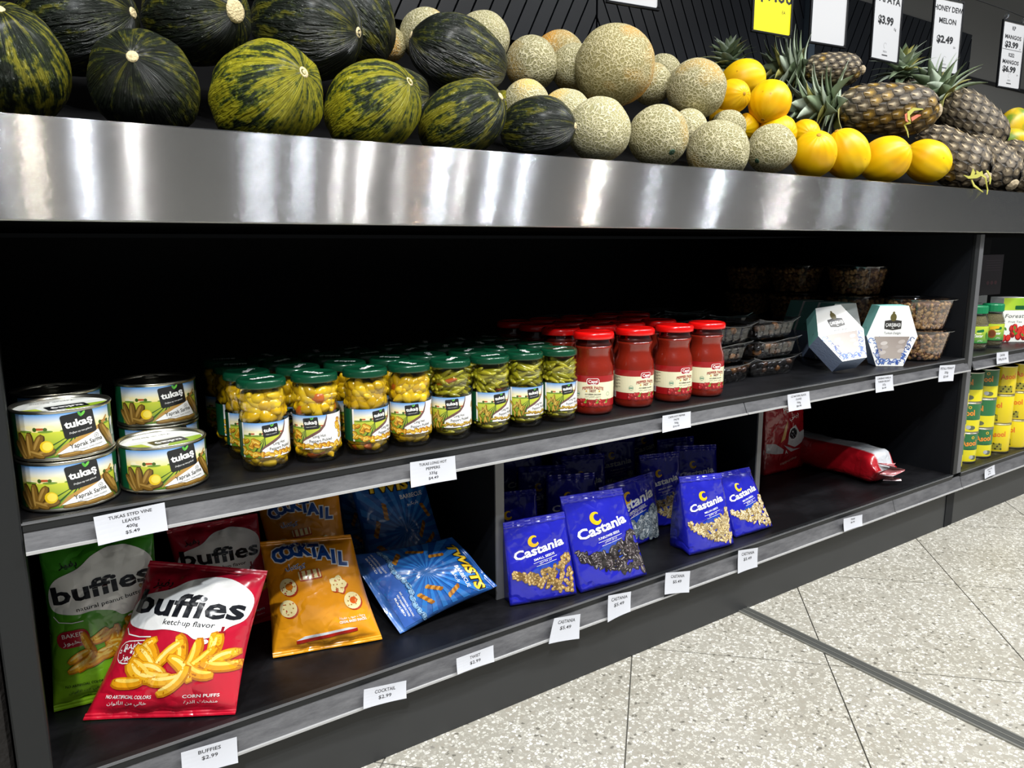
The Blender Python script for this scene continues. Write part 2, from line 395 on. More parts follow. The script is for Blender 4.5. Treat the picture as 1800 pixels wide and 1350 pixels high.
def slats(x0, x1, lean, pitch=0.0715):
    h = ZT-ZB; k = math.tan(math.radians(27))*h*lean; n = int((x1-x0)/pitch)+8
    for i in range(-6, n):
        a = x0+i*pitch; g = 0.004
        P = [(a+g, ZB), (a+pitch-g, ZB), (a+pitch-g+k, ZT), (a+g+k, ZT)]
        for ax, v, l in ((0, x0, False), (0, x1, True)):
            if len(P) > 2: P = clip(P, ax, v, l)
        if len(P) < 3: continue
        m = len(P); V = [(p[0], YW-0.016, p[1]) for p in P]+[(p[0], YW-0.001, p[1]) for p in P]
        F = [tuple(range(m)), tuple(reversed(range(m, 2*m)))]+[(i, i+m, (i+1) % m+m, (i+1) % m) for i in range(m)]
        obj('slat', V, F, M_dark, pan)
slats(-0.9, 2.18, 1); slats(2.19, 3.585, -1); slats(3.645, 5.335, 1)
obj('post', *box(3.588, 3.642, YW-0.05, YW, ZB-0.02, ZT), mat('blue_grey_metal', H('#5b6a78'), 0.4, 0.5), pan)

# ------------------------------------------------------------------ shelf units
ZU, ZL = 0.499, 0.161                       # tops of the upper and the lower shelf
YB = 1.887                                  # back panel
XL, XR, XE = -0.013, 2.195, 4.3
def shelf_black():
    m, nt, b = new_mat('black_laminate')
    tc = N(nt, 'ShaderNodeTexCoord'); ns = N(nt, 'ShaderNodeTexNoise'); rr = N(nt, 'ShaderNodeValToRGB'); mp = N(nt, 'ShaderNodeMapping')
    mp.inputs['Scale'].default_value = (1, 1.6, 1); ns.inputs['Scale'].default_value = 7; ns.inputs['Detail'].default_value = 7; ns.inputs['Roughness'].default_value = 0.7
    nt.links.new(tc.outputs['Object'], mp.inputs[0]); nt.links.new(mp.outputs[0], ns.inputs['Vector']); nt.links.new(ns.outputs['Fac'], rr.inputs[0])
    rr.color_ramp.elements[0].position = 0.42; rr.color_ramp.elements[0].color = (*H('#0b0b0d'), 1); rr.color_ramp.elements[1].position = 0.75; rr.color_ramp.elements[1].color = (*H('#1c1c1f'), 1)
    nt.links.new(rr.outputs[0], b.inputs['Base Color']); b.inputs['Roughness'].default_value = 0.42; b.inputs['Specular IOR Level'].default_value = 0.22
    return m
M_shelf = shelf_black(); M_back = mat('black_back', H('#0b0e13'), 0.6, spec=0.25)
M_edge = mat('grey_metal_edge', H('#6c6d70'), 0.4, 0.35); M_post = mat('charcoal_metal', H('#191b1d'), 0.45, 0.2)
M_plinth = mat('plinth_laminate', H('#2e2f30'), 0.5, bump=(3, 0.03))
def rail_mat():
    m, nt, b = new_mat('price_rail_plastic')
    tc = N(nt, 'ShaderNodeTexCoord'); ns = N(nt, 'ShaderNodeTexNoise'); rr = N(nt, 'ShaderNodeValToRGB'); mp = N(nt, 'ShaderNodeMapping')
    mp.inputs['Scale'].default_value = (1, 1, 5); ns.inputs['Scale'].default_value = 9; ns.inputs['Detail'].default_value = 8; ns.inputs['Roughness'].default_value = 0.75
    nt.links.new(tc.outputs['Object'], mp.inputs[0]); nt.links.new(mp.outputs[0], ns.inputs['Vector']); nt.links.new(ns.outputs['Fac'], rr.inputs[0])
    rr.color_ramp.elements[0].position = 0.36; rr.color_ramp.elements[0].color = (*H('#47474a'), 1); rr.color_ramp.elements[1].position = 0.72; rr.color_ramp.elements[1].color = (*H('#727274'), 1)
    nt.links.new(rr.outputs[0], b.inputs['Base Color']); b.inputs['Roughness'].default_value = 0.3; b.inputs['Coat Weight'].default_value = 0.5
    return m
M_rail = rail_mat(); M_raillip = mat('clear_rail_lip', H('#a9a9a9'), 0.2, coat=0.5)
def rail(t, x0, x1, z1, z0, splits):
    # sloping ticket rail below the shelf edge with a thin bright lip
    xs = [x0]+splits+[x1]
    for a, b in zip(xs, xs[1:]):
        g = 0.0012
        V = [(a+g, 1.002, z1), (b-g, 1.002, z1), (b-g, 0.992, z0), (a+g, 0.992, z0), (a+g, 1.006, z1), (b-g, 1.006, z1), (b-g, 0.996, z0), (a+g, 0.996, z0)]
        r = obj('price_rail', V, [(3, 2, 1, 0), (4, 5, 6, 7), (0, 1, 5, 4), (2, 3, 7, 6), (1, 2, 6, 5), (3, 0, 4, 7)], M_rail, t)
        obj('rail_lip', *box(a+g, b-g, 0.9885, 0.996, z0-0.0022, z0+0.001), M_raillip, r)
def unit(name, label, x0, x1, spl_u, spl_l):
    t = thing(name, label, 'shelf unit', (0, 0, 0))
    obj('back_panel', *box(x0, x1, YB, YB+0.02, 0.0, 0.838), M_back, t)
    for z, zb, spl in ((ZU, 0.465, spl_u), (ZL, 0.117, spl_l)):
        s = obj('shelf_board', *box(x0, x1, 1.012, YB, z-0.022, z-0.0002), M_shelf, t)
        obj('shelf_edge', *box(x0, x1, 1.0, 1.012, z-0.012, z+0.0006, 0.001), M_post, t)
        obj('edge_line', *box(x0, x1, 0.9988, 1.001, z-0.0025, z-0.0005), M_edge, t)
        rail(t, x0, x1+(0.0 if x0 > 1 else 0.018 if z == ZU else 0.0455), z-0.012, zb, spl)
    obj('plinth', *box(x0, x1+(0 if x0 > 1 else 0.0455), 1.012, 1.03, 0.0, 0.118), M_plinth, t)
    return t
un = unit('display_shelf_unit', 'long black two shelf display unit under the steel fruit counter', XL, XR, [1.262], [1.885])
obj('end_panel', *box(-0.048, XL, 0.997, YB, 0, 0.838, 0.002), M_post, un)
for a, w_ in ((0.7025, 0.0175), (1.4415, 0.0145)):
    obj('divider', *box(a, a+w_, 1.101, YB, ZL, ZU-0.022), M_back, un)
    obj('divider_edge', *box(a-0.0005, a+w_+0.0005, 1.098, 1.1015, ZL, ZU-0.022), M_edge, un)
obj('end_panel', *box(XR, XR+0.0225, 1.01, YB, 0.0, 0.838), M_back, un)
obj('end_post', *box(XR, XR+0.0225, 1.0005, 1.01, ZL, 0.838, 0.001), M_post, un)
un2 = unit('display_shelf_unit', 'neighbouring shelf unit with green topped jars and oil tins', XR+0.046, XE, [], [])
obj('end_panel', *box(XR+0.0235, XR+0.0455, 1.011, YB, 0.0, 0.838), M_back, un2)
obj('end_post', *box(XR+0.0235, XR+0.0455, 1.0005, 1.0105, ZL, 0.838, 0.001), M_edge, un2)
ep = tag(obj('end_cabinet', *box(-0.9, -0.052, 1.03, YB, 0, 0.84, 0.004), mat('brown_black_laminate', H('#15110f'), 0.7, bump=(120, 0.3))), 'brown black cabinet side left of the shelf unit', 'cabinet')

# ------------------------------------------------------------------ steel counter front and fruit tray
def steel():
    m, nt, b = new_mat('brushed_steel')
    b.inputs['Base Color'].default_value = (0.40, 0.40, 0.41, 1); b.inputs['Metallic'].default_value = 1.0
    b.inputs['Anisotropic'].default_value = 1.0; b.inputs['Anisotropic Rotation'].default_value = 0.25
    L = nt.links.new
    tc = N(nt, 'ShaderNodeTexCoord'); ns2 = N(nt, 'ShaderNodeTexNoise'); mr = N(nt, 'ShaderNodeMapRange')
    ns2.inputs['Scale'].default_value = 9; ns2.inputs['Detail'].default_value = 6; L(tc.outputs['Object'], ns2.inputs['Vector'])
    mr.inputs['From Min'].default_value = 0.3; mr.inputs['From Max'].default_value = 0.7; mr.inputs['To Min'].default_value = 0.14; mr.inputs['To Max'].default_value = 0.17
    L(ns2.outputs['Fac'], mr.inputs['Value']); L(mr.outputs[0], b.inputs['Roughness'])
    # horizontal brush grooves: every fine groove tips the surface up or down, never sideways
    wn = N(nt, 'ShaderNodeTexWhiteNoise', noise_dimensions='3D'); sc_ = N(nt, 'ShaderNodeVectorMath', operation='SCALE'); sc_.inputs['Scale'].default_value = 5000; L(tc.outputs['Object'], sc_.inputs[0]); L(sc_.outputs[0], wn.inputs['Vector'])
    sp = N(nt, 'ShaderNodeSeparateColor'); L(wn.outputs['Color'], sp.inputs[0])
    s1 = N(nt, 'ShaderNodeMath', operation='ADD'); L(sp.outputs[0], s1.inputs[0]); L(sp.outputs[1], s1.inputs[1])
    s2_ = N(nt, 'ShaderNodeMath', operation='MULTIPLY_ADD'); L(s1.outputs[0], s2_.inputs[0]); s2_.inputs[1].default_value = 0.62; s2_.inputs[2].default_value = -0.62
    cz = N(nt, 'ShaderNodeCombineXYZ'); L(s2_.outputs[0], cz.inputs[2]); gn = N(nt, 'ShaderNodeNewGeometry')
    wm = N(nt, 'ShaderNodeMapping'); wm.inputs['Scale'].default_value = (1, 1, 0.35); L(tc.outputs['Object'], wm.inputs[0])
    wb = N(nt, 'ShaderNodeTexNoise'); wb.inputs['Scale'].default_value = 3.0; wb.inputs['Detail'].default_value = 0.6; L(wm.outputs[0], wb.inputs['Vector'])   # the sheet is not quite flat
    wx = N(nt, 'ShaderNodeMath', operation='MULTIPLY_ADD'); L(wb.outputs['Fac'], wx.inputs[0]); wx.inputs[1].default_value = 0.022; wx.inputs[2].default_value = -0.011; L(wx.outputs[0], cz.inputs[0])
    ad = N(nt, 'ShaderNodeVectorMath', operation='ADD'); L(gn.outputs['Normal'], ad.inputs[0]); L(cz.outputs[0], ad.inputs[1])
    nn = N(nt, 'ShaderNodeVectorMath', operation='NORMALIZE'); L(ad.outputs[0], nn.inputs[0]); L(nn.outputs[0], b.inputs['Normal'])
    tg = N(nt, 'ShaderNodeCombineXYZ'); tg.inputs[0].default_value = 1.0; nt.links.new(tg.outputs[0], b.inputs['Tangent'])
    return m
M_steel = steel()
YF, ZF0, ZF1 = 0.975, HC+0.0345*0.975, HC+0.1478*0.975
tray = thing('fruit_counter', 'fruit counter with a brushed steel front above the black shelves', 'counter')
XS = 1.684*0.975
for a, b in ((-1.2, XS-0.0008), (XS+0.0008, 5.2)):
    V, F = box(a, b, YF, YF+0.02, ZF0, ZF1, 0.0015)
    p = obj('steel_panel', V, F, M_steel, tray)
M_trayb = mat('tray_black', H('#060607'), 0.8, spec=0.1)
obj('tray_base', *box(-1.2, 5.2, YF+0.0202, YB+0.02, ZF0+0.006, ZF0+0.02), M_trayb, tray)
def trayz(y): return 0.936 if y < 1.125 else 0.936+0.52*(y-1.125)      # flat front ledge, then a slanted bed
obj('tray_ledge', *box(-1.2, 5.2, YF+0.021, 1.125, 0.916, 0.936), M_trayb, tray)
V = [(x, y, trayz(y)-d) for d in (0.02, 0) for x, y in ((-1.2, 1.1251), (5.2, 1.1251), (5.2, YB), (-1.2, YB))]
obj('tray_bed', V, [(0, 3, 2, 1), (4, 5, 6, 7), (0, 1, 5, 4), (1, 2, 6, 5), (2, 3, 7, 6), (3, 0, 4, 7)], M_trayb, tray)
obj('tray_back', *box(-1.2, 5.2, YB+0.001, YB+0.03, 0.86, 1.36), M_trayb, tray)

# ------------------------------------------------------------------ fruit on the counter
def green_melon_mat(name, c_dark, c_mid, c_yel, amt, seed):
    m, nt, b = new_mat(name)
    tc = N(nt, 'ShaderNodeTexCoord'); L = nt.links.new
    # meridian coordinates so that marks run from stem to blossom end
    sep = N(nt, 'ShaderNodeSeparateXYZ'); L(tc.outputs['Object'], sep.inputs[0])
    at = N(nt, 'ShaderNodeMath', operation='ARCTAN2'); L(sep.outputs[1], at.inputs[0]); L(sep.outputs[0], at.inputs[1])
    sn = N(nt, 'ShaderNodeMath', operation='SINE'); cs = N(nt, 'ShaderNodeMath', operation='COSINE'); L(at.outputs[0], sn.inputs[0]); L(at.outputs[0], cs.inputs[0])
    cb = N(nt, 'ShaderNodeCombineXYZ'); L(sn.outputs[0], cb.inputs[0]); L(cs.outputs[0], cb.inputs[1]); L(sep.outputs[2], cb.inputs[2])
    mp = N(nt, 'ShaderNodeMapping'); mp.inputs['Scale'].default_value = (6, 6, 24.0); mp.inputs['Location'].default_value = (seed, seed*2, seed*3); L(cb.outputs[0], mp.inputs[0])
    n1 = N(nt, 'ShaderNodeTexNoise'); n1.inputs['Scale'].default_value = 1.0; n1.inputs['Detail'].default_value = 3; n1.inputs['Distortion'].default_value = 0.6; L(mp.outputs[0], n1.inputs['Vector'])
    n2 = N(nt, 'ShaderNodeTexNoise'); n2.inputs['Scale'].default_value = 110; n2.inputs['Detail'].default_value = 6; n2.inputs['Roughness'].default_value = 0.7; L(tc.outputs['Object'], n2.inputs['Vector'])
    n3 = N(nt, 'ShaderNodeTexNoise'); n3.inputs['Scale'].default_value = 10; n3.inputs['Detail'].default_value = 3; L(tc.outputs['Object'], n3.inputs['Vector'])
    vo = N(nt, 'ShaderNodeTexVoronoi'); vo.inputs['Scale'].default_value = 75; L(tc.outputs['Object'], vo.inputs['Vector'])
    a1 = N(nt, 'ShaderNodeMath', operation='MULTIPLY_ADD'); L(n2.outputs['Fac'], a1.inputs[0]); a1.inputs[1].default_value = 0.75; L(n1.outputs['Fac'], a1.inputs[2])
    a2 = N(nt, 'ShaderNodeMath', operation='MULTIPLY_ADD'); L(n3.outputs['Fac'], a2.inputs[0]); a2.inputs[1].default_value = 0.55; L(a1.outputs[0], a2.inputs[2])
    rr = N(nt, 'ShaderNodeValToRGB'); e = rr.color_ramp.elements
    sh = 1.15-amt
    mr = N(nt, 'ShaderNodeMapRange'); mr.inputs['From Min'].default_value = sh-0.30; mr.inputs['From Max'].default_value = sh+0.30; L(a2.outputs[0], mr.inputs['Value'])
    e[0].position = 0.40; e[0].color = (*c_dark, 1); e[1].position = 0.70; e[1].color = (*c_yel, 1)
    q = e.new(0.52); q.color = (*c_mid, 1)
    L(mr.outputs[0], rr.inputs[0])
    # small dark freckles
    fr = N(nt, 'ShaderNodeValToRGB'); fr.color_ramp.elements[0].position = 0.13; fr.color_ramp.elements[0].color = (0.45, 0.45, 0.45, 1); fr.color_ramp.elements[1].position = 0.3; fr.color_ramp.elements[1].color = (1, 1, 1, 1)
    L(vo.outputs['Distance'], fr.inputs[0]); mx = N(nt, 'ShaderNodeMix', data_type='RGBA', blend_type='MULTIPLY'); mx.inputs[0].default_value = 0.7
    L(rr.outputs[0], mx.inputs[6]); L(fr.outputs[0], mx.inputs[7]); L(mx.outputs[2], b.inputs['Base Color'])
    mp2 = N(nt, 'ShaderNodeMapping'); mp2.inputs['Scale'].default_value = (24, 24, 60); L(cb.outputs[0], mp2.inputs[0])
    n4 = N(nt, 'ShaderNodeTexNoise'); n4.inputs['Scale'].default_value = 0.6; n4.inputs['Detail'].default_value = 4; n4.inputs['Distortion'].default_value = 1.0; L(mp2.outputs[0], n4.inputs['Vector'])
    bp = N(nt, 'ShaderNodeBump'); bp.inputs['Strength'].default_value = 0.9; bp.inputs['Distance'].default_value = 0.012; L(n4.outputs['Fac'], bp.inputs['Height']); L(bp.outputs[0], b.inputs['Normal'])
    b.inputs['Roughness'].default_value = 0.36; b.inputs['Coat Weight'].default_value = 0.12; b.inputs['Coat Roughness'].default_value = 0.25
    return m
GM = [green_melon_mat('toad_melon_dark', H('#171d15'), H('#2b3418'), H('#5f5d1a'), -0.05, 1.3), green_melon_mat('toad_melon', H('#1b2417'), H('#3f491c'), H('#868122'), 0.02, 4.1),
      green_melon_mat('toad_melon_yellow', H('#222d19'), H('#59641c'), H('#a39d22'), 0.09, 7.7)]
def net_mat(name, skin, net, blush, seed, scale=42, th=0.56):
    m, nt, b = new_mat(name); L = nt.links.new
    tc = N(nt, 'ShaderNodeTexCoord'); mp = N(nt, 'ShaderNodeMapping'); mp.inputs['Location'].default_value = (seed, seed, seed); L(tc.outputs['Object'], mp.inputs[0])
    ns = N(nt, 'ShaderNodeTexNoise'); ns.inputs['Scale'].default_value = 28; ns.inputs['Detail'].default_value = 3; L(mp.outputs[0], ns.inputs['Vector'])
    ad = N(nt, 'ShaderNodeMix', data_type='RGBA', blend_type='ADD'); ad.inputs[0].default_value = 0.035; L(mp.outputs[0], ad.inputs[6]); L(ns.outputs['Color'], ad.inputs[7])
    v = N(nt, 'ShaderNodeTexVoronoi'); v.feature = 'DISTANCE_TO_EDGE'; v.inputs['Scale'].default_value = scale*3.7; L(ad.outputs[2], v.inputs['Vector'])
    rr = N(nt, 'ShaderNodeValToRGB'); rr.color_ramp.elements[0].position = 0.045; rr.color_ramp.elements[0].color = (1, 1, 1, 1); rr.color_ramp.elements[1].position = 0.16; rr.color_ramp.elements[1].color = (0, 0, 0, 1)
    L(v.outputs['Distance'], rr.inputs[0])
    n2 = N(nt, 'ShaderNodeTexNoise'); n2.inputs['Scale'].default_value = 7; n2.inputs['Detail'].default_value = 2; L(mp.outputs[0], n2.inputs['Vector'])
    r2 = N(nt, 'ShaderNodeValToRGB'); r2.color_ramp.elements[0].position = th; r2.color_ramp.elements[0].color = (*skin, 1); r2.color_ramp.elements[1].position = th+0.14; r2.color_ramp.elements[1].color = (*blush, 1); L(n2.outputs['Fac'], r2.inputs[0])
    r3 = N(nt, 'ShaderNodeValToRGB'); r3.color_ramp.elements[0].position = th; r3.color_ramp.elements[0].color = (*net, 1); r3.color_ramp.elements[1].position = th+0.16; r3.color_ramp.elements[1].color = (*mixc(net, blush, 0.6), 1); L(n2.outputs['Fac'], r3.inputs[0])
    mx = N(nt, 'ShaderNodeMix', data_type='RGBA'); L(rr.outputs[0], mx.inputs[0]); L(r2.outputs[0], mx.inputs[6]); L(r3.outputs[0], mx.inputs[7]); L(mx.outputs[2], b.inputs['Base Color'])
    bp = N(nt, 'ShaderNodeBump'); bp.inputs['Strength'].default_value = 0.6; bp.inputs['Distance'].default_value = 0.003; L(rr.outputs[0], bp.inputs['Height']); L(bp.outputs[0], b.inputs['Normal'])
    b.inputs['Roughness'].default_value = 0.7; b.inputs['Specular IOR Level'].default_value = 0.25
    return m
NM = [net_mat('rock_melon', H('#8d875f'), H('#cfc7a3'), H('#c79a3e'), 0.3), net_mat('rock_melon_pale', H('#a39d72'), H('#dbd3ae'), H('#d9b867'), 2.2), net_mat('rock_melon_blush', H('#918759'), H('#cdc298'), H('#d99a35'), 5.6, 42, 0.47)]
def yellow_mat():
    m, nt, b = new_mat('yellow_melon'); L = nt.links.new
    tc = N(nt, 'ShaderNodeTexCoord'); n1 = N(nt, 'ShaderNodeTexNoise'); n1.inputs['Scale'].default_value = 9; n1.inputs['Detail'].default_value = 4; L(tc.outputs['Object'], n1.inputs['Vector'])
    rr = N(nt, 'ShaderNodeValToRGB'); e = rr.color_ramp.elements; e[0].position = 0.3; e[0].color = (*H('#e2a200'), 1); e[1].position = 0.7; e[1].color = (*H('#f5cd08'), 1); L(n1.outputs['Fac'], rr.inputs[0])
    v = N(nt, 'ShaderNodeTexVoronoi'); v.inputs['Scale'].default_value = 26; L(tc.outputs['Object'], v.inputs['Vector'])
    r2 = N(nt, 'ShaderNodeValToRGB'); r2.color_ramp.elements[0].position = 0.03; r2.color_ramp.elements[0].color = (0.35, 0.2, 0.05, 1); r2.color_ramp.elements[1].position = 0.08; r2.color_ramp.elements[1].color = (1, 1, 1, 1); L(v.outputs['Distance'], r2.inputs[0])
    mx = N(nt, 'ShaderNodeMix', data_type='RGBA', blend_type='MULTIPLY'); mx.inputs[0].default_value = 0.6; L(rr.outputs[0], mx.inputs[6]); L(r2.outputs[0], mx.inputs[7]); L(mx.outputs[2], b.inputs['Base Color'])
    sep = N(nt, 'ShaderNodeSeparateXYZ'); L(tc.outputs['Object'], sep.inputs[0])
    at = N(nt, 'ShaderNodeMath', operation='ARCTAN2'); L(sep.outputs[1], at.inputs[0]); L(sep.outputs[0], at.inputs[1])
    mu = N(nt, 'ShaderNodeMath', operation='MULTIPLY'); mu.inputs[1].default_value = 14; L(at.outputs[0], mu.inputs[0]); si = N(nt, 'ShaderNodeMath', operation='SINE'); L(mu.outputs[0], si.inputs[0])
    bp = N(nt, 'ShaderNodeBump'); bp.inputs['Strength'].default_value = 0.12; bp.inputs['Distance'].default_value = 0.002; L(si.outputs[0], bp.inputs['Height']); L(bp.outputs[0], b.inputs['Normal'])
    b.inputs['Roughness'].default_value = 0.42; b.inputs['Specular IOR Level'].default_value = 0.35
    return m
YM = yellow_mat()
M_scar = mat('stem_scar', H('#d9c79a'), 0.8, bump=(300, 0.4)); M_scar_y = mat('stem_scar_yellow', H('#b98a1c'), 0.7); M_navel = mat('green_navel', H('#2c4a35'), 0.6)

def egg(a, t): return 1.0
def melon_mesh(name, m, k, lump, seed):
    def fn(a, t):
        v = Vector((math.cos(t)*math.cos(a), math.cos(t)*math.sin(a), math.sin(t)))
        s = 1+lump*noise.noise(v*1.7+Vector((seed, 0, 0)))
        return s*(1+0.012*math.cos(10*a)*math.cos(t)*k)
    V, F = ball(1, 1, 1, 44, 26, fn)
    return mesh(name, V, F, None, True, [m])
def view_axis(P, dx, dy, dz):
    w = (Vector((0, 0, HC))-P).normalized(); r = w.cross(Vector((0, 0, 1))).normalized()*-1; u = r.cross(w)*-1
    if u.z < 0: u = -u
    return (r*dx+u*dy+w*dz).normalized()
CAMP = Vector((0, 0, HC))
def fruit(name, label, cat, group, px, py, bpx, y, ratio, stem, m, mesh_seed=0, lump=0.04, ridge=0, scar='scar', extra=None):
    P = AY(px, py, y); mp = MPP(P); ca = (P-CAMP).normalized().dot(FW)
    b = bpx*mp*ca**0.5; a = b*ratio
    if stem:
        L = a/mp; dx = (stem[0]-px)/L; dy = -(stem[1]-py)/L; q = dx*dx+dy*dy
        if q > 0.98: k = math.sqrt(0.98/q); dx *= k; dy *= k; q = 0.98
        ax = view_axis(P, dx, dy, math.sqrt(1-q)*(stem[2] if len(stem) > 2 else 1))
    else: ax = Vector((random.uniform(-1, 1), random.uniform(-0.2, 1), random.uniform(-0.3, 0.6))).normalized()
    M = axisM(P, ax)
    t = thing(name, label, cat, M=M, group=group)
    me = melon_mesh('rind', m, ridge, lump, mesh_seed)
    me.transform(Matrix.Diagonal((b, b, a, 1)))     # texture space in metres
    link('rind', me, t)
    if scar:
        r = b*0.1 if scar != 'big' else b*0.2
        V, F = lathe([(r*1.25, -0.004), (r*1.1, 0.0015), (r*0.8, 0.0035), (r*0.45, 0.002), (r*0.2, 0.004)], 14)
        obj('stem_scar', V, F, M_scar if scar in ('scar', 'big') else (M_navel if scar == 'navel' else M_scar_y), t, smooth=True, M=Matrix.Translation((0, 0, a*(1+lump*noise.noise(Vector((mesh_seed, 0, 1.7))))-0.002)))
    return t
GG, GK, GY = 'green wrinkled melons on the counter', 'netted rock melons on the counter', 'yellow melons on the counter'
gm = [  # px, py, radius px, depth, ratio, stem, material, scar, label
 (20, 118, 103, 1.090, 1.15, (12, 30), 1, 'scar', 'big dark green melon cut off by the left picture edge'),
 (255, 152, 97, 1.085, 1.15, (240, 107), 0, 'scar', 'dark green melon with its stem facing the aisle, second from left'),
 (468, 172, 96, 1.083, 1.2, (531, 128), 2, 'scar', 'brightest yellow green melon in the front row, stem at upper right'),
 (655, 190, 80, 1.085, 1.2, (720, 145), 2, 'scar', 'speckled yellow green melon between bright melon and striped melons'),
 (812, 212, 66, 1.085, 1.28, (880, 172), 1, 'scar', 'green and yellow striped melon with pale stem at its right end'),
 (945, 226, 55, 1.085, 1.30, (1010, 222), 0, 'scar', 'small dark striped melon beside the first front rock melon'),
 (140, 40, 100, 1.235, 1.12, (224, 14), 0, 'scar', 'black green melon on top at left with stem pointing right'),
 (345, 28, 92, 1.215, 1.15, (409, 14), 0, 'big', 'black green melon with a large pale cut stem disc'),
 (540, 52, 92, 1.220, 1.15, (628, 52), 0, 'scar', 'wrinkled dark melon lying above the bright yellow green melon'),
 (612, 38, 84, 1.330, 1.1, None, 0, None, 'wrinkled dark melon half hidden behind another at upper centre'),
 (806, 97, 68, 1.225, 1.34, (712, 62), 0, 'scar', 'striped melon lying on top with its pale stem at left'),
 (705, 165, 45, 1.20, 1.15, None, 0, None, 'dark melon mostly hidden in the gap below the top striped melon'),
 (886, 190, 30, 1.22, 1.15, None, 2, None, 'yellowish melon peeping out behind the striped front melons'),
]
for i, (px, py, r, y, q, st, mi, sc_, lb) in enumerate(gm):
    fruit('green_melon', lb, 'melon', GG, px, py, r, y, q, st, GM[mi], i*3.1, 0.05, 1.0, sc_)
km = [
 (686, 78, 30, 1.52, 2, None, 'tan rock melon peeping out behind the wrinkled dark melon'),
 (748, 62, 47, 1.50, 1, None, 'pale rock melon at the back left of the top striped melon'),
 (850, 68, 47, 1.48, 1, None, 'pale rock melon at the back right of the top striped melon'),
 (934, 113, 48, 1.33, 0, None, 'rock melon in the upper row right of the top striped melon'),
 (982, 98, 44, 1.43, 2, None, 'orange tinged rock melon behind the upper row'),
 (1011, 120, 43, 1.30, 0, None, 'shaded rock melon left of the big top rock melon'),
 (1080, 117, 72, 1.20, 2, None, 'big rock melon on top with an orange patch'),
 (1145, 148, 37, 1.28, 0, None, 'rock melon squeezed behind the big top one'),
 (1165, 128, 33, 1.36, 0, None, 'small rock melon at the back between the two large upper ones'),
 (1224, 157, 54, 1.19, 0, None, 'large rock melon on top next to the yellow melons'),
 (925, 182, 42, 1.19, 1, None, 'pale rock melon in the second row behind the dark striped melon'),
 (995, 205, 48, 1.18, 1, None, 'half shaded rock melon in the second row'),
 (1053, 229, 57, 1.075, 1, None, 'leftmost rock melon of the front row'),
 (1157, 239, 54, 1.07, 0, (1181, 266), 'front row rock melon with a green blossom end'),
 (1210, 226, 34, 1.16, 1, None, 'small pale rock melon in the gap of the front row'),
 (1262, 266, 55, 1.075, 0, None, 'broad front row rock melon above the steel edge, third of four'),
 (1279, 225, 32, 1.16, 0, None, 'shaded rock melon below the first yellow melons'),
 (1356, 262, 44, 1.06, 0, (1333, 281), 'rightmost front row rock melon with a dark green blossom end'),
]
for i, (px, py, r, y, mi, st, lb) in enumerate(km):
    fruit('rock_melon', lb, 'melon', GK, px, py, r, y, 1.04, st, NM[mi], i*2.3+50, 0.035, 0.3, 'navel' if st else None)
ym = [
 (1306, 141, 37, 1.30, 1.12, (1262, 150), 'yellow melon on top of its pile at the back'),
 (1286, 170, 31, 1.20, 1.2, (1307, 166), 'yellow melon with grey stem scar beside the large rock melon'),
 (1353, 180, 39, 1.17, 1.06, (1343, 208), 'orange yellow round melon with its stem end low in front'),
 (1272, 210, 26, 1.22, 1.1, None, 'orange yellow melon under the upper yellow melons'),
 (1312, 222, 23, 1.21, 1.1, None, 'yellow melon low in the gap behind the front rock melons'),
 (1366, 234, 34, 1.16, 1.1, None, 'yellow melon behind the rightmost front rock melon'),
 (1415, 236, 27, 1.18, 1.1, None, 'yellow melon behind the front row, below the pineapple crown'),
 (1430, 272, 41, 1.06, 1.1, (1437, 240), 'front yellow melon with its brown stem scar facing the aisle'),
 (1488, 271, 41, 1.075, 1.16, (1470, 232), 'front yellow melon, second from the rock melons'),
 (1556, 281, 43, 1.06, 1.08, (1598, 258), 'front yellow melon left of the pale stem joint'),
 (1630, 283, 39, 1.06, 1.12, (1592, 256), 'rightmost front yellow melon beside the pineapples'),
]
for i, (px, py, r, y, q, st, lb) in enumerate(ym):
    fruit('yellow_melon', lb, 'melon', GY, px, py, r, y, q, st, YM, i*1.7+90, 0.03, 0, 'y' if st else None)
# papaya
def papaya_mat():
    m, nt, b = new_mat('papaya'); L = nt.links.new
    tc = N(nt, 'ShaderNodeTexCoord'); n1 = N(nt, 'ShaderNodeTexNoise'); n1.inputs['Scale'].default_value = 18; L(tc.outputs['Object'], n1.inputs['Vector'])
    rr = N(nt, 'ShaderNodeValToRGB'); e = rr.color_ramp.elements; e[0].position = 0.42; e[0].color = (*H('#7d9a2e'), 1); e[1].position = 0.58; e[1].color = (*H('#e3bd1c'), 1); L(n1.outputs['Fac'], rr.inputs[0]); L(rr.outputs[0], b.inputs['Base Color'])
    b.inputs['Roughness'].default_value = 0.4; return m
PM = papaya_mat()
fruit('papaya', 'yellow and green papaya at the right picture edge above the pineapples', 'papaya', 'papayas', 1781, 218, 25, 1.33, 1.35, (1790, 195, -1), PM, 1, 0.03, 0, None)
fruit('papaya', 'lower papaya just above the rightmost pineapple', 'papaya', 'papayas', 1778, 246, 22, 1.27, 1.35, (1740, 244), PM, 2, 0.03, 0, None)

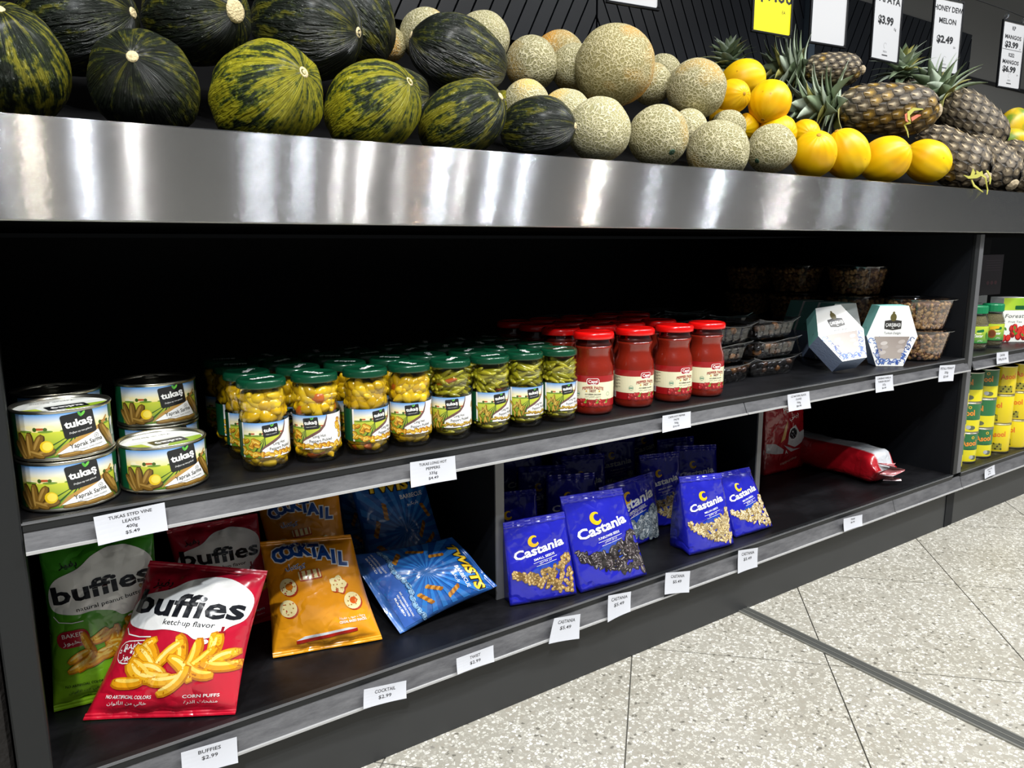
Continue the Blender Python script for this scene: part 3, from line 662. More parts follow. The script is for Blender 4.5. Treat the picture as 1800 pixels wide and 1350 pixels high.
# pineapples: a body, single raised eyes in spirals, a crown of separate leaves
def pine_mats():
    out = []
    for nm, c0, c1, c2 in (('pine_eye_grey', '#15110d', '#655844', '#bcb096'), ('pine_eye_gold', '#1f170a', '#7d6224', '#c29c3c')):
        m, nt, b = new_mat(nm); L = nt.links.new
        tc = N(nt, 'ShaderNodeTexCoord'); sep = N(nt, 'ShaderNodeSeparateXYZ'); L(tc.outputs['Object'], sep.inputs[0])
        cb = N(nt, 'ShaderNodeCombineXYZ'); L(sep.outputs[0], cb.inputs[0]); L(sep.outputs[1], cb.inputs[1]); ln = N(nt, 'ShaderNodeVectorMath', operation='LENGTH'); L(cb.outputs[0], ln.inputs[0])
        ns = N(nt, 'ShaderNodeTexNoise'); ns.inputs['Scale'].default_value = 2.2; ns.inputs['Detail'].default_value = 5
        oi = N(nt, 'ShaderNodeObjectInfo'); ad = N(nt, 'ShaderNodeVectorMath', operation='ADD'); L(tc.outputs['Object'], ad.inputs[0]); L(oi.outputs['Location'], ad.inputs[1])
        sc2 = N(nt, 'ShaderNodeVectorMath', operation='SCALE'); sc2.inputs['Scale'].default_value = 1.0; L(ad.outputs[0], sc2.inputs[0]); L(sc2.outputs[0], ns.inputs['Vector'])
        mu = N(nt, 'ShaderNodeMath', operation='MULTIPLY_ADD'); L(ns.outputs['Fac'], mu.inputs[0]); mu.inputs[1].default_value = 0.9; L(ln.outputs['Value'], mu.inputs[2]); m6 = N(nt, 'ShaderNodeMath', operation='MULTIPLY'); m6.inputs[1].default_value = 0.6; L(mu.outputs[0], m6.inputs[0])
        rr = N(nt, 'ShaderNodeValToRGB'); e = rr.color_ramp.elements; e[0].position = 0.24; e[0].color = (*H(c2), 1); e[1].position = 0.78; e[1].color = (*H(c0), 1)
        e.new(0.46).color = (*H(c1), 1)
        L(m6.outputs[0], rr.inputs[0]); L(rr.outputs[0], b.inputs['Base Color']); b.inputs['Roughness'].default_value = 0.6
        out.append(m)
    return out
PE = pine_mats(); M_pbody = mat('pine_body', H('#2a2219'), 0.8); M_bract = mat('pine_bract', H('#b9a88a'), 0.75)
M_leaf = [mat('crown_leaf_a', H('#8a9c7c'), 0.5), mat('crown_leaf_b', H('#b0bda9'), 0.5), mat('crown_leaf_c', H('#a09c55'), 0.5), mat('crown_leaf_d', H('#5b6b4e'), 0.5)]
def eye_mesh(m):
    V = [(0, 0, 0.34)]; F = []
    for k, (r, z) in enumerate(((0.30, 0.30), (0.66, 0.30), (1.0, -0.1))):
        for i in range(6):
            a = 2*PI*i/6+PI/6; V.append((r*math.cos(a), r*math.sin(a)*1.05, z))
    for i in range(6):
        j = (i+1) % 6; F.append((0, 1+i, 1+j)); F.append((1+i, 7+i, 7+j, 1+j)); F.append((7+i, 13+i, 13+j, 7+j))
    n = len(V)   # the dry bract tip that curls up over the eye
    V += [(-0.16, 0.1, 0.28), (0.16, 0.1, 0.28), (0.05, -0.62, 0.72), (0.0, -0.1, 0.44)]
    F += [(n, n+3, n+2), (n+3, n+1, n+2), (n, n+1, n+3)]
    me = mesh('eye', V, F, None, False, [m, M_bract], [0]*18+[1]*3); return me
EYES = [eye_mesh(m) for m in PE]
def leaf_mesh(i, bend):
    V = []; F = []; n = 7
    for k in range(n):
        t = k/(n-1); w = (0.25*(1-t)**0.8+0.01)*(1 if k < n-1 else 0.2); z = t; x = bend*t*t
        V += [(x-0.04*(1-t), -w, z), (x+0.05*(1-t), 0, z), (x-0.04*(1-t), w, z)]
    for k in range(n-1):
        a = k*3; F += [(a, a+1, a+4, a+3), (a+1, a+2, a+5, a+4)]
    m = len(V); V += [(v[0]-0.03*(1-v[2]*0.8), v[1]*0.96, v[2]) for v in V]; F += [tuple(q+m for q in reversed(f)) for f in F]
    for k in range(n-1):
        a = k*3; F += [(a, a+3, a+3+m, a+m), (a+2, a+2+m, a+5+m, a+5)]
    return mesh('leaf', V, F, None, True, [M_leaf[i]])
LEAVES = [leaf_mesh(i % 4, b) for i, b in enumerate((0.15, 0.35, 0.55, 0.28, 0.7, 0.45))]
def pineapple(label, px, py, bpx, y, ratio, crown_px, toward, gold=0.0, crown=0.09, body=True, nleaf=46, eyes=120):
    P = AY(px, py, y); mp = MPP(P); b = bpx*mp*0.95; a = b*ratio; L = a/mp
    dx = (crown_px[0]-px); dy = -(crown_px[1]-py); q = math.hypot(dx, dy)
    k = math.sqrt(max(0, 1-toward*toward)); ax = view_axis(P, dx/q*k, dy/q*k, toward)
    t = thing('pineapple', label, 'pineapple', M=axisM(P, ax), group='pineapples on the counter')
    if body:
        prof = []
        for i in range(13):
            s = -1+2*i/12; r = b*0.93*(1-abs(s)**3.2)**0.5*(1-0.06*s); prof.append((max(r, 0.004), s*a))
        obj('flesh_body', *lathe(prof, 24), M_pbody, t, smooth=True)
        n = eyes; ga = PI*(3-math.sqrt(5))
        for i in range(n):
            s = -0.95+1.9*(i+0.5)/n; z = s*a; r = b*(1-abs(s)**3.2)**0.5*(1-0.06*s)*0.94; w = i*ga
            ds = 0.02; r2 = b*(1-min(abs(s+ds), 0.999)**3.2)**0.5*(1-0.06*(s+ds))*0.94; sl = (r2-r)/(ds*a)
            nrm = Vector((math.cos(w), math.sin(w), -sl)).normalized()
            sz = 1.28*math.sqrt(2*PI*b*1.9*a/n/2.6)*(1 if abs(s) < 0.8 else 0.8)
            M = axisM(Vector((r*math.cos(w), r*math.sin(w), z)), nrm, (0, 0, 1))
            # local y of the eye towards the base so that the bract tip points to the crown
            M = M @ Matrix.Rotation(PI/2, 4, 'Z') @ Matrix.Diagonal((sz, sz, sz*0.55, 1))
            link('eye', EYES[1 if random.random() < gold else 0], t, M=M)
        V, F = lathe([(b*0.28, 0), (b*0.3, -0.006), (b*0.16, -0.012), (0.002, -0.012)], 10, True, False)
        obj('stem_base', V, F, M_bract, t, M=Matrix.Translation((0, 0, -a*0.97)))
    if crown:
        for i in range(nleaf):
            f = i/nleaf; w = i*2.4; el = math.radians(78-66*f); ln = crown*0.82*(0.55+0.55*math.sin(PI*(0.25+0.55*f)))*random.uniform(0.85, 1.1)
            d = Vector((math.cos(w)*math.sin(el), math.sin(w)*math.sin(el), math.cos(el)))
            M = axisM(Vector((math.cos(w)*b*0.28*(1-f), math.sin(w)*b*0.28*(1-f), a*0.93+crown*0.5*f)), d, (math.cos(w), math.sin(w), -0.4 if el > 0.3 else 0.2))
            link('leaf', LEAVES[random.randrange(6)], t, M=M @ Matrix.Diagonal((ln, ln*1.05, ln, 1)))
    return t
pineapple('pineapple lying at the back with its crown towards the yellow melons', 1463, 122, 29, 1.36, 1.75, (1370, 112), 0.15, 0.05, 0.115)
pineapple('large golden sided pineapple lying on top of the yellow melons', 1558, 192, 45, 1.20, 1.95, (1428, 176), 0.2, 0.35, 0.13)
pineapple('grey pineapple with an upright green crown under the honey dew sign', 1710, 215, 41, 1.26, 1.65, (1655, 155), -0.1, 0.0, 0.12)
pineapple('front pineapple beside the rightmost yellow melon', 1672, 277, 45, 1.10, 1.7, (1600, 225), -0.45, 0.05, 0.0)
pineapple('front pineapple whose base leaves hang over the steel edge', 1738, 288, 40, 1.10, 1.6, (1690, 240), -0.5, 0.0, 0.0)
pineapple('rightmost pineapple at the picture edge', 1797, 298, 40, 1.12, 1.6, (1745, 250), -0.4, 0.0, 0.0)
pineapple('pineapple at the back of which only the crown shows above the golden one', 1583, 175, 30, 1.48, 1.3, (1583, 120), 0.1, 0, 0.10)
pineapple('pineapple crown tips behind the topmost yellow melon', 1283, 150, 24, 1.52, 1.2, (1277, 90), 0.0, 0, 0.08)
# withered leaves hanging over the steel edge
M_wl = mat('withered_leaf', H('#a5a243'), 0.6); M_wl2 = mat('withered_leaf_red', H('#c0664a'), 0.6)
def strap(name, pts, w, m):
    V = []; F = []; n = len(pts); P = [Vector(p) for p in pts]
    for i, p in enumerate(P):
        t = (P[min(i+1, n-1)]-P[max(i-1, 0)]).normalized(); s = t.cross(Vector((0, -1, 0.2))).normalized()*w*(1-(i/(n-1))**2*0.9)/2; q = t.cross(s).normalized()*0.0008
        V += [tuple(p-s+q), tuple(p+s+q), tuple(p-s-q), tuple(p+s-q)]
    for i in range(n-1):
        a = i*4; F += [(a, a+1, a+5, a+4), (a+3, a+2, a+6, a+7), (a+1, a+3, a+7, a+5), (a+2, a, a+4, a+6)]
    F += [(0, 2, 3, 1), (4*n-4, 4*n-3, 4*n-1, 4*n-2)]
    return V, F
t = thing('withered_leaf_tuft', 'withered yellow green leaf tuft hanging over the steel edge below the pineapples', 'leaf tuft', AY(1717, 312, 0.99))
inv = Matrix.Translation(-t.location)
for pts, w, m in [([(1712, 300), (1707, 314), (1712, 326), (1728, 338)], 0.013, M_wl), ([(1716, 302), (1732, 312), (1736, 334), (1735, 342)], 0.008, M_wl), ([(1727, 304), (1716, 310), (1702, 312), (1694, 308)], 0.011, M_wl), ([(1735, 300), (1741, 312), (1740, 324)], 0.012, M_wl)]:
    n = len(pts); V, F = strap('leaf', [AY(a, b_, 0.985-0.022*(i/(n-1))) for i, (a, b_) in enumerate(pts)], w, m)
    obj('leaf', [inv @ Vector(v) for v in V], F, m, t)
t = thing('withered_leaf_tuft', 'red and yellow leaf tuft at the base of the golden pineapple', 'leaf tuft', AY(1600, 205, 1.11))
inv = Matrix.Translation(-t.location)
for pts, w, m in [([(1598, 212), (1597, 200), (1606, 192), (1626, 192)], 0.014, M_wl), ([(1594, 214), (1592, 203), (1600, 196)], 0.012, M_wl2), ([(1600, 214), (1590, 220), (1595, 232), (1597, 242)], 0.010, M_wl), ([(1602, 210), (1612, 204), (1620, 202)], 0.010, M_wl2)]:
    n = len(pts); V, F = strap('leaf', [AY(a, b_, 1.10+0.008*math.sin(i)) for i, (a, b_) in enumerate(pts)], w, m)
    obj('leaf', [inv @ Vector(v) for v in V], F, m, t)

# ------------------------------------------------------------------ hanging price signs above the counter
M_frame = mat('sign_frame_black', H('#101114'), 0.25, coat=0.6); M_clip = clear_mat('clear_clip', (0.85, 0.87, 0.9), 0.1, 0.18, 0.7); M_wire = mat('sign_wire', H('#1a1b1d'), 0.5)
def sign(label, bl, br, bg, lines, hgt=0.236, yaw=None, clips=False, divider=None):
    A = AY(*bl, 1.4); B = AZ(*br, A.z); w = (B-A).length; w = max(0.15, min(0.168, w))
    d = (B-A).normalized(); M = Matrix((d, Vector((-d.y, d.x, 0)), Vector((0, 0, 1)))).transposed().to_4x4(); M.translation = A
    t = thing('price_sign', label, 'price sign', M=M, group='hanging price signs')
    f = 0.006
    obj('frame', *join(box(0, w, 0, 0.008, 0, f, 0.001), box(0, w, 0, 0.008, hgt-f, hgt, 0.001), box(0, f, 0, 0.008, f, hgt-f, 0.001), box(w-f, w, 0, 0.008, f, hgt-f, 0.001)), M_frame, t)
    obj('backing', *box(f*0.6, w-f*0.6, 0.0035, 0.007, f*0.6, hgt-f*0.6), M_frame, t)
    dc = Deco(); dc.rrect(w/2, hgt/2, w-2*f, hgt-2*f, 0.006, bg, 1)
    for tx, x, y, h, wd, bold in lines: dc.text(tx, w*x, y, h, BLACK, 2, w=wd, bold=bold)
    if lines and bg != H('#efe30c'):
        dc.ring(w/2, 0.048, 0.0075, 0.0084, H('#8a8a8c'), 2, 14, 0.6, 2*PI-0.6-PI*0.35); dc.text('FRESH', w/2, 0.028, 0.0055, H('#77787a'), 2); dc.quad(w/2-0.015, 0.018, w/2+0.015, 0.0215, H('#3c3d3f'), 2)
    if divider: dc.quad(0.012, divider, w-0.012, divider+0.0015, BLACK, 2)
    dc.build('print', lambda x, y, o: (x, 0.0034-o, y), PRINT, t, 0.1)
    for cx in (0.02, w-0.02):
        obj('clip', *join(tube([(cx-0.008, 0.004, hgt-0.004), (cx, -0.004, hgt+0.012), (cx+0.006, 0.004, hgt+0.026), (cx, 0.010, hgt+0.014), (cx-0.006, 0.006, hgt)], 0.0028, 8), tube([(cx, 0.002, hgt+0.01), (cx-0.010, 0.0, hgt+0.02)], 0.0022, 6)), M_clip, t, smooth=True)
    return t
PAPER = H('#c9cacd')
sign('white price sign of which only the lower edge shows above the rock melons', (1067, 4), (1159, 19), PAPER, [(' ', 0.5, 0.1, 0.01, None, 0.0)])
sign('yellow price sign above the yellow melons', (1322, 55), (1390, 67), H('#efe30c'), [('$9.00', 0.56, 0.085, 0.036, 0.13, 0.02), ('EA', 0.78, 0.058, 0.0085, None, 0.0)])
sign('blank white price sign next to the yellow one', (1423, 75), (1485, 85), PAPER, [])
sign('white papaya price sign reading $3.99', (1530, 103), (1580, 114), PAPER, [('PAPAYA', 0.5, 0.172, 0.02, 0.13, 0.03), ('$3.99', 0.46, 0.11, 0.023, 0.082, 0.045), ('Kg', 0.8, 0.098, 0.008, None, 0.01)])
sign('white honey dew melon price sign reading $2.49', (1633, 126), (1676, 132), PAPER, [('HONEY DEW', 0.5, 0.196, 0.017, 0.142, 0.028), ('MELON', 0.5, 0.158, 0.017, 0.086, 0.028), ('$2.49', 0.46, 0.098, 0.022, 0.083, 0.045), ('EA', 0.8, 0.084, 0.007, None, 0.0)])
sign('white mango price sign with two prices at the right edge', (1753, 153), (1789, 159), PAPER, [('KP', 0.5, 0.205, 0.014, None, 0.025), ('MANGOS', 0.5, 0.174, 0.014, 0.105, 0.028), ('$3.99', 0.46, 0.145, 0.02, 0.086, 0.045), ('EA', 0.84, 0.142, 0.005, None, 0), ('R2E2', 0.5, 0.113, 0.013, None, 0.025), ('MANGOS', 0.5, 0.088, 0.014, 0.105, 0.028), ('$6.99', 0.46, 0.060, 0.02, 0.086, 0.045), ('EA', 0.84, 0.05, 0.006, None, 0)], divider=0.136)
zt = AY(1633, 126, 1.4).z+0.26
tag(obj('sign_wire', *tube([(0.9+0.2*i, 1.39, zt+0.003*math.sin(i*1.3)) for i in range(20)], 0.0016, 6), M_wire), 'thin dark wire the price signs hang from', 'wire')

# ------------------------------------------------------------------ upper shelf: tins
def copy_tree(o, parent=None):
    c = o.copy(); C.objects.link(c); c.parent = parent
    for ch in o.children: copy_tree(ch, c)
    return c
def cyl_map(R, z0):
    return lambda u, v, o: ((R+0.0003+o)*math.sin(u/R), -(R+0.0003+o)*math.cos(u/R), z0+v)
def scenery(d, x0, x1, h, hz, blue_right=True):
    sky0, sky1, bl = H('#f3e08a'), H('#f7f4e2'), H('#3f8fd6')
    def sky(x, y):
        t = (y-hz)/(h-hz); c = mixc(sky0, sky1, min(1, t*1.5)); return mixc(c, bl, max(0, t*1.5-0.55))
    n = 14
    for i in range(n):
        a, b = x0+(x1-x0)*i/n, x0+(x1-x0)*(i+1)/n
        for k in range(4):
            d.quad(a, hz+(h-hz)*k/4, b, hz+(h-hz)*(k+1)/4, sky, 1)
    d.quad(x0, 0, x1, hz, lambda x, y: mixc(H('#4f7d1a'), H('#c5cc3c'), min(1, y/hz)), 1)
    for i in range(5):
        x = x0+(x1-x0)*(i+0.6)/5; d.ell(x, hz+h*0.07, h*0.14, h*0.05, H('#f6efcb'), 1.1); d.ell(x+h*0.11, hz+h*0.10, h*0.1, h*0.05, H('#f4e7ae'), 1.15)
        d.ell(x, hz+h*0.012, h*0.16, h*0.028, H('#6f9130'), 1.2)
def logo(d, x, y, s, rot=0.1):
    d.rrect(x, y, 0.026*s, 0.0205*s, 0.002*s, H('#17191c'), 3, rot)
    d.text('tukaş', x, y-0.0012*s, 0.0062*s, WHITE, 4, w=0.022*s, bold=0.035, rot=rot)
    d.text('Doğaya say inan gelecek', x+0.0008*s, y-0.0064*s, 0.0015*s, WHITE, 4, w=0.018*s, rot=rot, shear=0.2)
    d.ell(x+0.0008*s, y+0.0085*s, 0.0011*s, 0.0026*s, H('#4da33a'), 4.5, 0.5, 8); d.ell(x+0.0034*s, y+0.0088*s, 0.0011*s, 0.0026*s, H('#67bb45'), 4.5, -0.7, 8)
def field_rows(d, vx, vy, pts, w):
    for bx, by in pts: d.poly([(vx-w*0.06, vy), (vx+w*0.06, vy), (bx+w, by), (bx-w*0.2, by)], H('#1f4a1c'), 1.5)
def can_label():
    d = Deco(); h = 0.0525; mm = 0.001
    d.quad(-0.17, 0, 0.17, h, H('#10502f'), 0.5)
    scenery(d, -0.066, 0.052, h, 0.031)
    for x in (-0.034, 0.006, 0.040): d.quad(x-0.004, 0.0335, x+0.004, 0.0362, H('#b8552c'), 1.6); d.ell(x-0.006, 0.0345, 0.0024, 0.0026, H('#3c5a1e'), 1.7, n=8); d.ell(x+0.006, 0.0345, 0.0024, 0.0022, H('#45611f'), 1.7, n=8)
    field_rows(d, 0.004, 0.029, [(-0.034, 0.009), (-0.025, 0.005), (-0.015, 0.002), (-0.006, 0.0)], 0.0034)
    br = [H('#4a3512'), H('#7d5c22'), H('#a98540')]
    for x, y, L, w, r in ((-0.056, 0.014, 0.034, 0.011, 1.9), (-0.047, 0.015, 0.032, 0.011, 1.6), (-0.037, 0.017, 0.024, 0.011, 1.1), (-0.060, 0.008, 0.03, 0.010, 2.2), (-0.03, 0.0055, 0.022, 0.010, 0.25), (-0.042, 0.004, 0.022, 0.009, -0.3)):
        d.sausage(x, y, L, w, r, 0.02, *br, 2)
    d.ell(-0.0285, 0.0135, 0.0075, 0.0072, H('#e8c21c'), 3, 0.5); d.ell(-0.0275, 0.014, 0.0055, 0.0052, H('#f6dd55'), 3.2, 0.5)
    d.stroke([(-0.021, 0.002), (-0.010, 0.0115), (0.006, 0.0195), (0.024, 0.0262), (0.038, 0.033), (0.046, 0.041)], [0.001, 0.0042, 0.005, 0.0048, 0.004, 0.002], H('#b48a45'), 2.6)
    d.poly([(-0.018, 0.0035), (-0.006, 0.0112), (0.008, 0.0178), (0.024, 0.0240), (0.030, 0.0268), (0.041, 0.007), (0.044, 0.002), (0.02, 0.0015)], H('#f1f1f0'), 2.7)
    for x, L in ((-0.004, 0.026), (0.018, 0.028), (0.036, 0.022)): d.sausage(x, 0.0015, L, 0.006, 0.06, 0.0, *br, 2.9)
    d.sausage(0.041, 0.019, 0.032, 0.012, -1.0, 0.0, *br, 3.2); d.sausage(0.049, 0.012, 0.026, 0.010, -1.1, 0.0, *br, 3.2)
    d.ell(0.057, 0.031, 0.0035, 0.006, H('#d7dadb'), 3, -0.3)
    for i in range(4): d.stroke([(0.0545+i*0.0018, 0.026), (0.056+i*0.0016, 0.013)], 0.0007, H('#e9ecec'), 3)
    logo(d, 0.008, 0.0372, 1.42, 0.13)
    d.text('Yaprak Sarma', 0.0150, 0.0108, 0.0056, H('#33322c'), 4, w=0.039, bold=0.012, rot=0.12)
    d.text('Stuffed Vineleaves · Gefüllte Weinblätter', 0.0165, 0.0066, 0.0018, H('#6b6a66'), 4, w=0.036, rot=0.10)
    d.ring(0.0265, 0.0195, 0.0026, 0.0030, H('#55565a'), 4, 14); d.text('Ψ', 0.0265, 0.0182, 0.0026, H('#55565a'), 4)
    return d
M_tin = mat('tin_metal', H('#c3c0b2'), 0.28, 1.0); M_tin_d = mat('tin_gold', H('#c7bd93'), 0.32, 1.0)
RC, HCAN = 0.0545, 0.062
can_lab = None
def make_can(label, x, y, z, rz, lid):
    global can_lab
    t = thing('food_tin', label, 'tin', (x, y, z), rz, 'stuffed vine leaf tins')
    obj('tin_body', *lathe([(RC-0.003, 0.0015), (RC-0.001, 0.0), (RC+0.0006, 0.001), (RC+0.0006, 0.003), (RC-0.0008, 0.0045), (RC-0.0008, HCAN-0.005), (RC+0.0006, HCAN-0.0035), (RC+0.0010, HCAN-0.0012), (RC+0.0002, HCAN), (RC-0.0022, HCAN-0.0008), (RC-0.003, HCAN-0.005)], 48, True, False), M_tin, t, smooth=True)
    if can_lab is None: can_lab = can_label().build('label', cyl_map(RC-0.0008, 0.005), GLOSS, t, 0.0032, 0.00018).data
    else: link('label', can_lab, t)
    if lid == 'print':
        d = Deco(); d.ell(0, 0, RC-0.0032, RC-0.0032, H('#d9dcd6'), 1, 0, 40)
        d.poly([(-0.05, 0.004), (0.05, 0.012), (0.036, 0.033), (0.0, 0.048), (-0.036, 0.034)], H('#e9ebe6'), 1.5)
        d.poly([(0.010, -0.010), (0.050, -0.004), (0.045, -0.025), (0.020, -0.046), (-0.01, -0.046)], H('#8fae2c'), 1.6)
        d.poly([(-0.050, -0.004), (-0.028, -0.006), (-0.02, -0.04), (-0.04, -0.03)], H('#a9b845'), 1.6)
        d.rrect(0.004, -0.012, 0.046, 0.026, 0.003, H('#15171a'), 2, PI+0.1); d.text('tukaş', 0.004, -0.010, 0.010, WHITE, 3, w=0.036, bold=0.03, rot=PI+0.1)
        d.text('Yaprak Sarma', -0.005, 0.03, 0.006, H('#4b4a46'), 3, rot=PI+0.05, w=0.05)
        d.build('lid', lambda u, v, o: (u, v, HCAN-0.0045+o), GLOSS, t, 0.02)
    else:
        obj('lid', *lathe([(RC-0.0029, HCAN-0.0045), (RC-0.006, HCAN-0.0052), (RC-0.008, HCAN-0.0042), (RC-0.011, HCAN-0.0052), (RC-0.02, HCAN-0.005), (0.001, HCAN-0.005)], 48, False, True), M_tin, t, smooth=True)
        obj('pull_tab', *join(tube([(math.cos(a)*0.011, 0.026+math.sin(a)*0.008, HCAN-0.002) for a in [2*PI*i/14 for i in range(15)]], 0.0018, 6), box(-0.004, 0.004, 0.030, 0.044, HCAN-0.004, HCAN-0.0018)), M_tin, t, smooth=True)
    return t
S0 = ZU+0.0008
make_can('lower vine leaf tin of the front left stack', 0.0432, 1.068, S0, math.radians(5), 'metal')
make_can('upper vine leaf tin of the front left stack with a printed lid', 0.0430, 1.070, S0+HCAN+0.0005, math.radians(7), 'print')
make_can('lower vine leaf tin of the stack behind the front left one', 0.0445, 1.190, S0, math.radians(12), 'metal')
make_can('upper vine leaf tin of the stack behind the front left one', 0.0445, 1.190, S0+HCAN+0.0005, math.radians(12), 'metal')
make_can('single vine leaf tin standing in front at the right of the stacks', 0.1545, 1.076, S0, math.radians(9), 'print')
make_can('lower vine leaf tin of the stack behind the single tin', 0.170, 1.195, S0, math.radians(6), 'metal')
make_can('upper vine leaf tin with pull tab behind the single tin', 0.170, 1.195, S0+HCAN+0.0005, math.radians(6), 'metal')

# ------------------------------------------------------------------ pickled pepper jars
RJ, HJ = 0.0345, 0.1315
M_glass = clear_mat('jar_glass', (0.97, 0.96, 0.88), 0.02, 0.035, 0.5); M_lidg = mat('green_lid', H('#093f28'), 0.25, coat=0.6); M_brine = mat('brine', H('#8a7a10'), 0.35)
M_pep = [mat('pepper_yellow_a', H('#cda50f'), 0.25, coat=0.5), mat('pepper_yellow_b', H('#b8950d'), 0.25, coat=0.5), mat('pepper_yellow_c', H('#dab821'), 0.25, coat=0.5), mat('pepper_orange', H('#b4591a'), 0.3, coat=0.4)]
M_lpep = [mat('long_pepper_a', H('#94921a'), 0.25, coat=0.5), mat('long_pepper_b', H('#7f7c12'), 0.25, coat=0.5), mat('long_pepper_c', H('#aba52a'), 0.25, coat=0.5), mat('long_pepper_red', H('#b0521b'), 0.3, coat=0.4)]
def pep_mesh(long, m):
    if long: pts = [(-0.018, 0.0035), (-0.015, 0.0048), (-0.006, 0.0052), (0.004, 0.0046), (0.013, 0.0032), (0.019, 0.0012)]
    else: pts = [(-0.0125, 0.003), (-0.0108, 0.0076), (-0.004, 0.0098), (0.004, 0.0084), (0.011, 0.0050), (0.0165, 0.0014)]
    V, F = tube([(0.006*math.sin((z/0.02+0.2)*1.5) if long else 0.002*math.cos(z*90), 0, z) for z, r in pts], [r for z, r in pts], 8)
    return mesh('pepper', V, F, None, True, [m])
PEPS = [[pep_mesh(False, m) for m in M_pep], [pep_mesh(True, m) for m in M_lpep]]
def jar_label(long):
    d = Deco(); h = 0.050
    d.quad(-0.106, 0, 0.106, h, H('#0f4a2c'), 0.5); d.quad(-0.043, 0, 0.062, h, H('#f0efec'), 0.8)
    scenery(d, -0.040, 0.024, h, 0.031)
    for x in (-0.025, -0.010, 0.016): d.quad(x-0.003, 0.0335, x+0.003, 0.0357, H('#b8552c'), 1.6); d.ell(x-0.004, 0.0342, 0.002, 0.002, H('#3c5a1e'), 1.7, n=8)
    field_rows(d, -0.008, 0.029, [(-0.030, 0.012), (-0.024, 0.008), (-0.017, 0.006), (-0.010, 0.006)], 0.0026)
    d.poly([(-0.014, 0.004), (-0.012, 0.013), (0.0, 0.0195), (0.012, 0.026), (0.020, 0.036), (0.026, 0.05), (0.064, 0.05), (0.064, 0.0), (-0.014, 0.0)], H('#f1f0ee'), 2)
    d.stroke([(-0.0155, 0.0095), (-0.009, 0.0155), (0.002, 0.0215), (0.012, 0.027), (0.019, 0.0345), (0.0225, 0.044), (0.0235, 0.05)], [0.0008, 0.0032, 0.004, 0.0038, 0.0032, 0.002, 0.0008], H('#6a4a44'), 2.4)
    rnd = random.Random(3 if long else 5)
    cols = [(H('#8d5f0a'), H('#cf9c1a'), H('#efcf63')), (H('#8a4f06'), H('#c2830f'), H('#e6ba3c'))] if not long else [(H('#5f4208'), H('#a98122'), H('#dcc25e')), (H('#6c4306'), H('#8e6a15'), H('#c9a63c'))]
    spots = [(-0.040+rnd.random()*0.022, 0.002+rnd.random()*0.024) for _ in range(16)]+[(-0.024+i*0.006, 0.003+rnd.random()*0.003) for i in range(14)]+[(0.040+rnd.random()*0.02, 0.004+rnd.random()*0.038) for _ in range(14)]
    for i, (x, y) in enumerate(spots):
        c = cols[rnd.random() < 0.4]
        if long: d.sausage(x, y, 0.011, 0.0036, rnd.uniform(0.9, 2.2) if x < -0.018 or x > 0.035 else rnd.uniform(-0.5, 0.5), 0.05, *c, 2.8+i*0.01)
        else: d.sausage(x, y, 0.0085, 0.0062, rnd.uniform(0, 3), 0.0, *c, 2.8+i*0.01)
    logo(d, 0.0, 0.0385, 0.84, 0.10)
    d.text('Long Hot', 0.0115, 0.0175, 0.0046, H('#3c3b38'), 4, w=0.0185, bold=0.004, rot=0.07); d.text('Peppers Pickled', 0.0135, 0.0108, 0.0046, H('#3c3b38'), 4, w=0.0325, bold=0.004, rot=0.07)
    d.text('Pickled Long Hot Peppers', 0.014, 0.0083, 0.0011, H('#6a6966'), 4, rot=0.07)
    return d
JARP = [(0.022, 0.0015), (0.030, 0.0), (0.0325, 0.003), (RJ-0.0003, 0.009), (RJ-0.0006, 0.016), (RJ-0.0008, 0.075), (RJ-0.0012, 0.080), (RJ-0.0028, 0.086), (RJ-0.0030, 0.090), (RJ-0.0008, 0.099), (RJ-0.0015, 0.105), (RJ-0.004, 0.1135), (RJ-0.0045, 0.1205)]
def jar_r(z):
    for (r0, z0), (r1, z1) in zip(JARP, JARP[1:]):
        if z0 <= z <= z1: return r0+(r1-r0)*(z-z0)/max(1e-6, z1-z0)
    return RJ
jm = {}
def jar_meshes():
    V, F = lathe(JARP, 40, True, False); jm['glass'] = mesh('glass_jar', V, F, None, True, [M_glass])
    V, F = lathe([(RJ-0.0025, 0.1188), (RJ-0.0012, 0.1186), (RJ-0.0004, 0.1195), (RJ-0.0004, 0.1205)]+[(RJ-0.0005, 0.1275), (RJ-0.0016, 0.1295), (RJ-0.0035, 0.1308), (RJ-0.006, 0.1308), (RJ-0.007, 0.1302), (0.001, 0.1302)], 40, True, True); jm['lid'] = mesh('lid', V, F, None, True, [M_lidg])
    V, F = lathe([(0.016, 0.004), (RJ-0.011, 0.008), (RJ-0.0105, 0.110), (0.012, 0.112)], 20); jm['brine'] = mesh('brine', V, F, None, True, [M_brine])
    V, F = lathe([(RJ-0.0040, 0.1105), (RJ-0.0040, 0.1135)], 30, False, False)
jar_meshes()
jm['lab'] = [None, None]; jm['script'] = None
